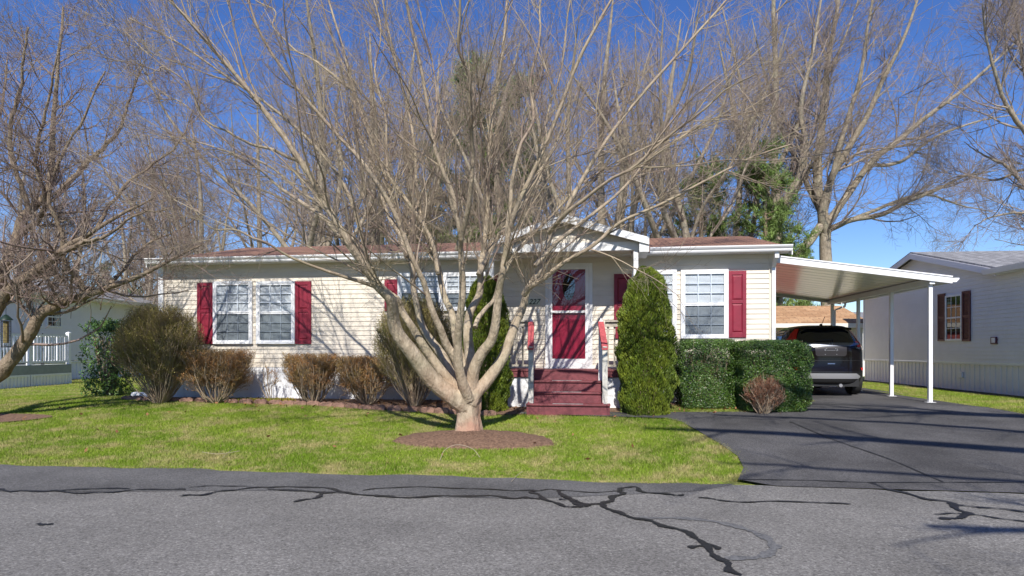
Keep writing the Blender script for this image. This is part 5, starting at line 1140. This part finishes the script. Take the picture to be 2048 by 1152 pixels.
BGT = [  # pixel column, depth, prototype, scale, turn, label
 (632, 27, 0, .95, 0, 'dark-trunked bare tree rising behind the roof above the left shutters'),
 (745, 31, 1, 1.0, 50, 'bare tree behind the roof between the left windows and the big tree'),
 (835, 36, 2, 1.05, 200, 'bare tree behind the roof straight above the short middle windows'),
 (1010, 33, 0, 1.0, 140, 'bare tree behind the peak of the porch gable, partly before the pines'),
 (1205, 28, 1, .98, 250, 'twin-looking bare tree close to the right slope of the porch gable'),
 (1238, 34, 2, 1.0, 20, 'slender bare tree further back, right of the porch gable'),
 (1375, 27, 2, .85, 110, 'low-forking pale bare tree behind the right half of the roof'),
 (1465, 32, 0, .95, 310, 'bare tree in front of the right hand pine'),
 (520, 38, 2, .9, 75, 'bare tree far back between the left windows and the left edge of the roof'),
 (400, 34, 1, .8, 170, 'bare tree behind the left end of the brown roof'),
 (300, 42, 0, .9, 230, 'bare tree in the far thicket above the gap beside the lilac house'),
 (150, 40, 2, .8, 300, 'bare tree behind the lilac neighbour house'),
 (40, 36, 1, .75, 10, 'bare tree behind the left end of the lilac neighbour house'),
]
for i, (px, Y, k, s, rt, lab) in enumerate(BGT):
    p = at(px, 700, Y)
    if k not in [q[0] for q in protos]:
        wt = [bigtree(51, 17.5, .30, .30, 7, 30), bigtree(52, 17, .31, .22, 8, 27), bigtree(57, 18, .29, .36, 7, 36)][k]
        o = placed(wt, 'bare_tree', (0, 0, 0), lab, 'tree', 'tall bare trees behind the house'); protos.append((k, o))
    else: o = copy_tree([q[1] for q in protos if q[0] == k][0])
    o.location = (p.x, p.y, .45); o.rotation_euler = (0, 0, R(rt)); o.scale = (s, s, s); o['label'] = lab
# low twiggy trees left of the house roof (the brown thicket)
for i, (px, Y, k, s, rt, lab) in enumerate([(350, 28, 0, .42, 0, 'small brown twiggy tree just above the left gutter end'), (250, 30, 1, .45, 90, 'small twiggy tree over the far end of the lilac house roof'), (430, 33, 2, .45, 40, 'small twiggy tree peeping over the left part of the brown roof'), (1290, 30, 1, .5, 200, 'small twiggy tree behind the roof right of the porch gable'), (80, 31, 0, .4, 120, 'small twiggy tree behind the grey roof of the lilac house')]):
    o = copy_tree([q[1] for q in protos if q[0] == k][0]); p = at(px, 700, Y); o.location = (p.x, p.y, .45); o.rotation_euler = (0, 0, R(rt)); o.scale = (s*1.3, s*1.3, s); o['label'] = lab; o['group'] = 'small twiggy trees behind the roofs'
# unseen trees across the street, behind the viewer, added for dark reflections
for i, (x, y, k, s, rt, lab) in enumerate([(3, -38, 0, .8, 100, 'unseen bare tree added across the street, far behind the viewer'), (-16, -30, 2, .8, 100, 'unseen bare tree added across the street to the left behind the viewer'), (22, -30, 1, .8, 160, 'unseen bare tree added across the street to the right behind the viewer')]):
    o = copy_tree([q[1] for q in protos if q[0] == k][0]); o.location = (x, y, 0); o.rotation_euler = (0, 0, R(rt)); o.scale = (s, s, s); o['label'] = lab; o['group'] = 'bare trees across the street'
sg = np.random.default_rng(41)
shl = [([(15,-1,0),(15,-1,3),(15.2,-1,6),(15.5,-1,10)], .3, .05, .8), ([(15,-1,3),(12,-.5,5.5),(8,0,7.5),(4,.3,9),(1.5,.3,9.8)], .22, .05, .6), ([(15,-1,4),(12,2,7),(8,3,8),(4,3.5,8.5)], .20, .04, .6),
 ([(15,-1,2.5),(11,-1.5,5),(7,-1.5,6.3),(3,-1.8,7)], .17, .04, .6), ([(15,-1,5),(13,.5,7.5),(9.5,1.5,8.6),(6,1.6,9.5)], .18, .04, .6), ([(12,2,7),(9,1.5,7.2),(6,2.2,8),(3,2.6,8.6)], .10, .03, .7), ([(11,-1.5,5),(8,-.8,6.2),(5,-.7,7.4),(2,-1,8.6)], .08, .03, .7), ([(15,-1,5),(18,1,8),(20,3,10)], .15, .03, .8), ([(8,3,8),(6,3.2,9),(3,4.4,9.6)], .05, .015, .8)]
SP, SR = batch(shl, 24); SP += np.cumsum(sg.normal(size=SP.shape)*.02, 1)
C1, D1 = spawn(SP, SR, 60, sg, .25, .98, 35, 10, 2.2, .3, 8, .5, .01, .04, .0, .08, .3, .4); C2_, D2 = spawn(C1, D1, 380, sg, .1, 1, 38, 12, 1.0, .3, 5, .6, .006, .015, .02, .1, .4, .4); C3_, D3 = spawn(C2_, D2, 1500, sg, .1, 1, 38, 12, .45, .3, 4, .7, .004, .008, .02, .1, .4, .4)
tree_obj('bare_tree', (15, -1, 0), 'bare tree beside the viewer on the right whose shadow streaks cross the driveway', 'tree', 'bare trees across the street', [(SP, SR, 8)], [(C1, D1, 5), (C2_, D2, 4), (C3_, D3, 3)], M['grey_bark'], M['grey_twig'])
# --- pines
M['needles'] = mat('pine_needles', (.10,.17,.035), .6, col2=(.19,.27,.06), vs_=.9, attr=.35)
def pine(seed, H_=16, z0=.25, n=70, L=3.2, tl=1.0):
    g = np.random.default_rng(seed); T = [([(0, 0, -.3), (.1, 0, H_*.4), (0, .1, H_*.75), (0, 0, H_)], .26, .02, .9)]; TP, TR_ = batch(T, 20)
    z = g.uniform(z0, .98, n)*H_; a = g.uniform(0, 2*np.pi, n); Lc = L*(1.1-z/H_)**.6*g.uniform(.55, 1.15, n); C = np.zeros((n, 8, 3)); C[:, 0, 2] = z
    d = np.stack([np.cos(a), np.sin(a), g.uniform(-.05, .35, n)], 1)
    for s in range(1, 8): d = nrm(d+g.normal(size=(n, 3))*.09+[0, 0, .05]); C[:, s] = C[:, s-1]+d*(Lc/7)[:, None]
    RR = .035*np.linspace(1, .3, 8)[None, :].repeat(n, 0)
    A2, B2 = spawn(C, RR, n*9, g, .3, 1, 50, 15, .7, .3, 4, .5, .006, .015, .1, .1, .5, .3)
    tips = np.concatenate([A2[:, 1:].reshape(-1, 3), C[:, 4:].reshape(-1, 3)]); rep = 16
    c = np.repeat(tips, rep, 0)+g.normal(size=(len(tips)*rep, 3))*.09; nn = g.normal(size=c.shape)+[0, 0, .6]
    a_ = nrm(g.normal(size=c.shape)+[0, 0, .7]); b_ = nrm(np.cross(a_, nn)); l = g.uniform(.14, .24, len(c))[:, None]*tl; w_ = .022
    V = np.stack([c-b_*w_, c+b_*w_, c+a_*l*1.3], 1).reshape(-1, 3); rn = np.repeat(np.repeat(g.uniform(0, 1, len(tips)), rep), 3)
    root = empty('pine_tree', (0, 0, 0)); parts = [tubes(TP, TR_, 10), tubes(C, RR, 5), tubes(A2, B2, 3)]; np_mesh('trunk', parts, M['rough_bark'], root)
    np_mesh('needle_crown', [(V, np.arange(len(V)).reshape(-1, 3))], M['needles'], root, smooth=False, attr=rn); return root
p1 = pine(61); p2 = pine(62, 15, .12, 80, 3.4)
for k, (px, Y, s, rt, lab) in enumerate([(950, 34, 1.0, 0, 'tall pine behind the roof left of the porch gable'), (1040, 38, 1.05, 60, 'tall pine behind the porch gable, second of the left pair'), (1530, 28.5, .70, 0, 'pine behind the right end of the brown roof'), (1405, 28.5, .66, 120, 'pine behind the middle of the right roof half'), (215, 46, .45, 30, 'small pine far off over the lilac house roof'), (860, 40, .85, 200, 'pine behind the roof left of the big front tree stems'), (1600, 44, .55, 75, 'low pine half hidden between the two tall bare trees by the carport'), (265, 50, .42, 210, 'small pine far off beside the left end of the brown roof')]):
    src = p1 if k in (0,) else p2 if k == 2 else None
    o = src or copy_tree(p1 if k in (1, 5, 4) else p2); p = at(px, 700, Y); o.location = (p.x, p.y, .45); o.rotation_euler = (0, 0, R(rt)); o.scale = (s, s, s); tag(o, lab, 'pine tree', 'pines behind the house')
# far woodland: one mass of twigs along the horizon; the unseen belt behind the viewer is added to dim reflections
g = np.random.default_rng(77); n = 4600; x = g.uniform(-75, 25, n); y = np.where(g.uniform(0, 1, n) < .56, g.uniform(62, 85, n), g.uniform(-75, -55, n)); hgt = g.uniform(3.5, 7.0, n)+1.5*np.sin(x*.12)
x = np.where(y < 0, x*1.3+30, x); x = np.where((x > 22) & (y > 0), x-60, x); P = np.zeros((n, 4, 3)); P[:, 0] = np.stack([x, y, np.zeros(n)], 1); d = np.tile([0, 0, 1.], (n, 1))+g.normal(size=(n, 3))*.12
for s in range(1, 4): d = nrm(d+g.normal(size=(n, 3))*.12); P[:, s] = P[:, s-1]+d*(hgt/3)[:, None]
Rr = .07*np.linspace(1, .2, 4)[None, :].repeat(n, 0); A1, B1 = spawn(P, Rr, 28000, g, .2, 1, 40, 15, 1.6, .3, 4, .5, .015, .03, .05, .15, .5, .3)
tag(np_mesh('far_woodland', [tubes(P, Rr, 4), tubes(A1, B1, 3)], M['grey_twig'], smooth=True, attr=np.full(n*16+28000*12, .5)), 'distant bare woodland along the horizon behind the houses, with an unseen added belt behind the viewer', 'woodland', kind='stuff')
# ------------------------------------------------------------------ shrubs and hedges
M['bush_twig'] = mat('bush_twigs', (.24,.17,.12), .8, col2=(.38,.31,.21), vs_=5, attr=.3)
M['olive'] = mat('olive_shoots', (.19,.185,.045), .7, col2=(.30,.235,.08), vs_=3, attr=.4)
M['rusty'] = mat('rusty_shoots', (.36,.16,.06), .7, col2=(.27,.19,.06), vs_=3, attr=.4)
M['hedge'] = mat('hedge_leaves', (.035,.085,.014), .4, col2=(.075,.145,.022), vs_=3, attr=.5)
M['hedge_tip'] = mat('hedge_new_leaves', (.11,.16,.025), .4, attr=.4)
M['arbor'] = mat('arborvitae_sprays', (.085,.135,.013), .55, col2=(.165,.205,.018), vs_=3.5, attr=.45)
M['rhodo'] = mat('rhododendron_leaves', (.04,.11,.02), .5, col2=(.09,.16,.03), vs_=3, attr=.4)
def pxsize(px0, px1, Y): return (px1-px0)/F*Y
def twigbush(px0, px1, py, Y, label, seed, green, depth=None, ns=70, dens=1., box=False, spreadf=1.0, group=None, name='shrub', tipn=1.0):
    """deciduous shrub: stems from a narrow foot, sheared outline"""
    g = np.random.default_rng(seed); x0, x1 = (px0-1024)/F*Y, (px1-1024)/F*Y; cx = (x0+x1)/2; w_ = (x1-x0)/2*1.1; zg = gz(cx, Y); top = EYE+(HZ-py)/F*Y; h = top-zg; dp = depth or w_*.75
    n = ns; a = g.uniform(0, 2*np.pi, n); rr = np.sqrt(g.uniform(0, 1, n)); tx, ty = np.cos(a)*rr, np.sin(a)*rr
    P = np.zeros((n, 8, 3)); t = np.linspace(0, 1, 8)
    ztop = (1-.12*rr**2) if box else (1-.45*rr**2.2)
    for k, f in enumerate(t):
        q = f**.85 if not box else f**.5
        P[:, k, 0] = tx*w_*(.12+.88*q)*spreadf; P[:, k, 1] = ty*dp*(.12+.88*q)*spreadf; P[:, k, 2] = f*h*ztop*.93
    P[:, 1:] += np.cumsum(g.normal(size=P[:, 1:].shape)*.018, 1); Rr = np.repeat(np.linspace(.011, .004, 8)[None], n, 0)*g.uniform(.7, 1.3, n)[:, None]
    def clip(A, B):
        e = A[:, -1]; r2 = (e[:, 0]/w_)**2+(e[:, 1]/dp)**2; zz = e[:, 2]/h
        if box: ok = (np.abs(e[:, 0]/w_)**4+np.abs(e[:, 1]/dp)**4 < 1.05) & (zz < 1.01)
        else: ok = (r2+np.clip((zz-.55)/.47, 0, 9)**2 < 1.08) & (r2 < (.5+1.5*zz)**2)
        return A[ok], B[ok]
    A1, B1 = clip(*spawn(P, Rr, int(600*dens), g, .15, 1, 28, 10, .5*h, .3, 6, .6, .003, .006, .06, .12, .5, .45))
    A2, B2 = clip(*spawn(A1, B1, int(4200*dens), g, .1, 1, 30, 12, .22*h, .3, 4, .7, .0024, .004, .08, .14, .6, .3))
    A3, B3 = clip(*spawn(A2, B2, int(11500*dens*tipn), g, .2, 1, 30, 14, .095*h, .3, 3, .9, .0024, .0036, .1, .14, .8, .2))
    root = empty(name, (cx, Y, zg), 0, label, 'shrub', group)
    np_mesh('stems', [tubes(P, Rr, 5)], M['bush_twig'], root, attr=np.full(n*40, .5))
    np_mesh('twigs', [tubes(A1, B1, 3), tubes(A2, B2, 3)], M['bush_twig'], root, attr=np.concatenate([np.repeat(g.uniform(0, 1, len(A1)), 18), np.repeat(g.uniform(0, 1, len(A2)), 12)]))
    e = A3[:, -1]; c = e+g.normal(size=e.shape)*.01; V, Q = leaves(c, g.normal(size=c.shape)+[0, -.3, .5], g.uniform(.02, .042, len(c)), g.uniform(.008, .016, len(c)), g, .6)
    T_, Qt = tubes(A3, B3, 3)
    np_mesh('new_shoots', [(T_, Qt), (V, Q)], green, root, attr=np.concatenate([np.repeat(g.uniform(0, 1, len(A3)), 9), np.repeat(g.uniform(0, 1, len(c)), 4)]), smooth=False)
    return root
def YH(px, v):                             # depth of house plane v at a pixel column
    u, _ = hp(px, 700, v); return H(u, v)[1]
twigbush(238, 402, 607, YH(320, -.95), 'big round brown-green twiggy shrub at the left corner of the house', 101, M['olive'], ns=95, dens=1.25, depth=.8)
twigbush(752, 908, 592, YH(830, -.95), 'tall fan-shaped olive twiggy shrub under the short middle windows', 102, M['olive'], ns=90, dens=1.1, depth=.75)
twigbush(368, 497, 699, YH(430, -.85), 'low sheared rusty shrub below the leftmost maroon shutter and window', 103, M['rusty'], box=True, ns=60, dens=.75, group='low sheared rusty shrubs', depth=.5)
twigbush(572, 684, 707, YH(628, -.85), 'low sheared rusty shrub below the blank wall right of the second shutter', 104, M['rusty'], box=True, ns=55, dens=.62, group='low sheared rusty shrubs', depth=.45)
twigbush(682, 790, 711, YH(735, -.85), 'low sheared rusty shrub touching the tall olive shrub', 105, M['rusty'], box=True, ns=55, dens=.62, group='low sheared rusty shrubs', depth=.45)
twigbush(1490, 1566, 750, YH(1528, -1.35), 'small reddish dead-looking twiggy shrub in front of the green hedge', 106, mat('red_brown_shoots', (.24,.11,.06), .8, attr=.3), box=False, ns=110, dens=.45, depth=.22)
o = twigbush(515, 566, 722, YH(540, -.5), 'thin sprig of a few bare stems against the white skirting', 107, M['rusty'], ns=7, dens=.012, depth=.12)
# leafy masses
def leafmass(name, cx, cy, zg, wx, wy, h, n, m, label, cat, seed, shape='box', L=(.03, .05), Wd=(.016, .026), m2=None, frac=.15, spread=.6, up=.3, group=None, lump=.06, inner=True, tri=False):
    g = np.random.default_rng(seed); root = empty(name, (cx, cy, zg), 0, label, cat, group)
    d = nrm(g.normal(size=(n, 3))); d[:, 2] = np.abs(d[:, 2]) if shape == 'box' else d[:, 2]
    if shape == 'box':
        ex = 11; r = (np.abs(d[:, 0])**ex+np.abs(d[:, 1])**ex+np.abs(d[:, 2]*.93)**ex)**(-1/ex); S = d*r[:, None]
        S *= (g.uniform(.80, 1.0, n)**.6)[:, None]; C_ = np.stack([S[:, 0]*wx, S[:, 1]*wy, S[:, 2]*h*.93], 1)
        low = np.clip(C_[:, 2]/h/.25, 0, 1); C_[:, :2] *= (.88+.12*low)[:, None]
        nn = d*np.array([1/wx, 1/wy, 1/h])
    else:                                   # upright column tapering to a rounded tip
        z = g.uniform(0, 1, n)**1.0; a = g.uniform(0, 2*np.pi, n)
        prof = np.clip(1-((z-.35)/.66).clip(0)**2.6, 0, 1)**.55*(.86+.14*np.clip(z/.25, 0, 1))
        rr = prof*(g.uniform(.70, 1, n)**.5); lob = 1+.07*np.sin(a*5+z*9+seed)+.05*np.sin(a*11-z*17)
        C_ = np.stack([np.cos(a)*rr*wx*lob, np.sin(a)*rr*wy*lob, z*h], 1); nn = np.stack([np.cos(a), np.sin(a), np.full(n, .25)], 1)
    ph = C_*7; k = 1+lump*(np.sin(ph[:, 0]*1.3+seed)*np.sin(ph[:, 2]*1.1)+np.sin(ph[:, 0]*2.9+ph[:, 2]*2.3)); C_[:, :2] *= k[:, None]; C_[:, 2] *= (1+lump*.4*np.sin(ph[:, 0]*2.1+seed)*np.sin(ph[:, 1]*2.0))
    nn = nrm(nn)+[0, 0, up]
    if shape == 'box': V, Q = leaves(C_, nn, g.uniform(*L, n), g.uniform(*Wd, n), g, spread)
    else:                                   # flat upright sprays
        a_ = nrm(nrm(nn)*.55+[0, 0, .8]+g.normal(size=(n, 3))*.25); b_ = nrm(np.cross(a_, g.normal(size=(n, 3)))); l = g.uniform(*L, n)[:, None]; w_ = g.uniform(*Wd, n)[:, None]
        V = np.stack([C_-a_*l/2, C_+b_*w_/2, C_+a_*l/2, C_-b_*w_/2], 1).reshape(-1, 3); Q = np.arange(n*4).reshape(n, 4)
    rn = np.repeat(g.uniform(0, 1, n), 4)
    mi = 0
    if m2: s = int(n*frac); np_mesh('young_leaves', [(V[:s*4], Q[:s])], m2, root, smooth=False, attr=rn[:s*4]); np_mesh('leaves', [(V[s*4:], Q[s:]-s*4)], m, root, smooth=False, attr=rn[s*4:])
    else: np_mesh('leaves', [(V, Q)], m, root, smooth=False, attr=rn)
    # stems inside
    k_ = 40; P = np.zeros((k_, 5, 3)); a = g.uniform(0, 2*np.pi, k_); rr = np.sqrt(g.uniform(0, 1, k_))
    for s in range(5): f = s/4; P[:, s] = np.stack([np.cos(a)*rr*wx*.8*(.35+.65*f), np.sin(a)*rr*wy*.8*(.35+.65*f), np.full(k_, f*h*.8)-.02], 1)
    if shape != 'box': P[:, :, :2] *= (1-.6*np.linspace(0, 1, 5))[None, :, None]
    A1, B1 = spawn(P, np.full((k_, 5), .012), 400, g, .2, 1, 45, 12, .3*min(wx, h), .3, 4, .6, .004, .008, .1, .1)
    np_mesh('stems', [tubes(P, np.full((k_, 5), .012), 4), tubes(A1, B1, 3)], M['bush_twig'], root, attr=np.full(k_*20+400*12, .4)); return root
def mass(px0, px1, py, Y, dp, *a, **k):
    x0, x1 = (px0-1024)/F*Y, (px1-1024)/F*Y; cx = (x0+x1)/2; zg = gz(cx, Y); return leafmass(a[0], cx, Y, zg, (x1-x0)/2, dp, EYE+(HZ-py)/F*Y-zg, *a[1:], **k)
mass(1237, 1348, 537, YH(1293, -1.42), .43, 'arborvitae', 62000, M['arbor'], 'plump yellow-green arborvitae column right of the porch stairs', 'evergreen', 201, shape='col', L=(.04, .085), Wd=(.010, .02), group='arborvitae flanking the porch', lump=.05)
mass(922, 1020, 555, YH(985, -1.3), .42, 'arborvitae', 50000, M['arbor'], 'arborvitae column behind the stems of the big bare tree', 'evergreen', 202, shape='col', L=(.04, .085), Wd=(.010, .02), group='arborvitae flanking the porch', lump=.05)
mass(1352, 1474, 679, YH(1410, -.55), .42, 'clipped_hedge', 52000, M['hedge'], 'dark green clipped bush beside the arborvitae, left one of the pair', 'hedge', 203, m2=M['hedge_tip'], frac=.12, L=(.018, .034), Wd=(.011, .019), lump=.028, group='clipped bushes under the right windows')
mass(1470, 1602, 681, YH(1540, -.75), .60, 'clipped_hedge', 84000, M['hedge'], 'wide dark green clipped bush next to the driveway, behind the small reddish shrub', 'hedge', 204, m2=M['hedge_tip'], frac=.12, L=(.018, .034), Wd=(.011, .019), lump=.028, group='clipped bushes under the right windows')
mass(184, 250, 643, YH(225, .3), .5, 'rhododendron', 4200, M['rhodo'], 'leafy green rhododendron behind the big brown shrub at the house corner', 'shrub', 205, L=(.07, .12), Wd=(.022, .034), spread=.8, lump=.12)
# low yellow ground cover at the bed edge, sprouts, edging blocks
def clump(pts, n, hgt, wid, m, label, cat, name, seed, kind=None, spreadx=.1, group=None):
    g = np.random.default_rng(seed); X = np.array(pts)[g.integers(0, len(pts), n)]; x = X[:, 0]+g.normal(size=n)*spreadx; y = X[:, 1]+g.normal(size=n)*spreadx*.6; z = gzn(x, y)
    c = np.mean(X[:, :2], 0); zc = gz(*c); a = g.uniform(0, 2*np.pi, n); h = hgt*g.uniform(.5, 1.1, n); ln = g.uniform(.1, .6, n)*h; D_ = np.stack([np.cos(a), np.sin(a), a*0], 1); S_ = np.stack([-np.sin(a), np.cos(a), a*0], 1)*wid/2
    B = np.stack([x-c[0], y-c[1], z-zc], 1); M1 = B+D_*(ln*.4)[:, None]+[0, 0, 1]*(h*.65)[:, None]; T = B+D_*ln[:, None]+[0, 0, 1]*h[:, None]
    V = np.stack([B-S_, B+S_, M1+S_*.8, M1-S_*.8, T], 1).reshape(-1, 3); i = np.arange(n)*5
    o = np_mesh(name, [(V, np.stack([i, i+1, i+2, i+3], 1)), (V[:0], np.stack([i+3, i+2, i+4], 1)-len(V)+0)] if False else [(V, np.stack([i, i+1, i+2, i+3], 1))], m, None, smooth=False, attr=np.repeat(g.uniform(0, 1, n), 5)); o.location = (c[0], c[1], zc)
    return tag(o, label, cat, group, kind)
M['gold'] = mat('golden_ground_cover', (.36,.24,.04), .8, col2=(.22,.24,.03), vs_=9, attr=.3); M['sprout'] = mat('green_sprouts', (.13,.27,.03), .6, attr=.3)
clump([tuple(G(x, 802)) for x in range(470, 575, 6)], 1500, .09, .02, M['gold'], 'patch of low golden ground cover at the lawn edge of the bed', 'ground cover', 'ground_cover', 301, kind='stuff', spreadx=.12)
clump([tuple(G(1480, 800))], 60, .22, .022, M['sprout'], 'tuft of green daylily leaves in front of the clipped hedge', 'plant', 'daylily', 302, spreadx=.08)
clump([tuple(G(1450, 803))], 26, .16, .02, M['sprout'], 'smaller green sprout left of the daylily tuft', 'plant', 'daylily', 303, spreadx=.05)
clump([tuple(G(870, 800))], 26, .15, .02, M['sprout'], 'green bulb sprout beneath the tall olive shrub', 'plant', 'bulb_plant', 304, spreadx=.05)
clump([tuple(G(148+83, 757))], 24, .25, .03, M['sprout'], 'pale green sprout against the ribbed skirting of the lilac house', 'plant', 'bulb_plant', 305, spreadx=.05)
ep = []; g = np.random.default_rng(9)
bl_ = [np.array(p) for p in bed]; path = []
for a_, b_ in zip(bl_[:-1], bl_[1:]):
    m_ = max(1, int(np.linalg.norm(b_-a_)/.05)); path += [a_+(b_-a_)*i/m_ for i in range(m_)]
first = None; acc = 0; last = path[0]; sel = []
for p in path:
    if np.linalg.norm(p-last) >= .305 or p is path[0]: sel.append(p); last = p
for i, p in enumerate(sel[:-1]):
    q = sel[i+1]; rzz = math.atan2(q[1]-p[1], q[0]-p[0])
    if first is None:
        mb = MB(); out = []
        mb.prism([(-.147, -.08), (.147, -.08), (.147, .055), (.10, .085), (.05, .095), (0, .075), (-.05, .095), (-.10, .085), (-.147, .055)], lambda a, b, d: (a, d, b), -.035, .035)
        first = mb.build('edging_block', M['terracotta'], None, bevel=.008); o = first
    else: o = first.copy(); link(o)
    o.location = (p[0], p[1], gz(*p)+.0+g.normal()*.008); o.rotation_euler = (g.normal()*.06, g.normal()*.02, rzz+g.normal()*.05)
    tag(o, 'small scalloped reddish concrete edging block in the row between lawn and mulch bed', 'edging block', 'scalloped edging blocks along the bed')
# splash block at the left corner, twigs on the lawn, bent stick
p = G(282, 795); mb = MB(); mb.prism([(-.22, 0), (.22, 0), (.2, .10), (-.16, .13)], lambda a, b, d: (a, d, b), -.1, .1); o = mb.build('splash_block', M['vinyl'], bevel=.015); o.location = (p.x, p.y, p.z); tag(o, 'small white plastic block lying at the foot of the left corner shrub', 'splash block')
M['deadtwig'] = mat('bleached_twig', (.36,.30,.22), .8)
def stick(pts, r, lab, hs_=None):
    P = [G(*p) for p in pts]; c = P[0].copy(); hs_ = hs_ or [.03]*len(P); mb = MB(); mb.tube([tuple(v) for v in spline([tuple(p-c+Vector((0, 0, h_))) for p, h_ in zip(P, hs_)], 14)], r, 6)
    o = mb.build('fallen_twig', M['deadtwig'], smooth=True); o.location = c; return tag(o, lab, 'twig', 'fallen twigs on the lawn')
stick([(880, 920), (890, 914), (915, 911), (945, 912), (960, 915)], .0035, 'bent pale twig arching over the grass in front of the mulch ring', [.0, .10, .15, .10, 0])
stick([(404, 908), (430, 912), (455, 910), (480, 906)], .003, 'pale twig lying in the left part of the lawn')
stick([(445, 920), (458, 908), (470, 900)], .003, 'short pale twig crossing the other one in the left lawn')
stick([(1023, 968), (1035, 955), (1045, 948)], .003, 'thin twig lying over the road edge below the mulch ring')
o = first
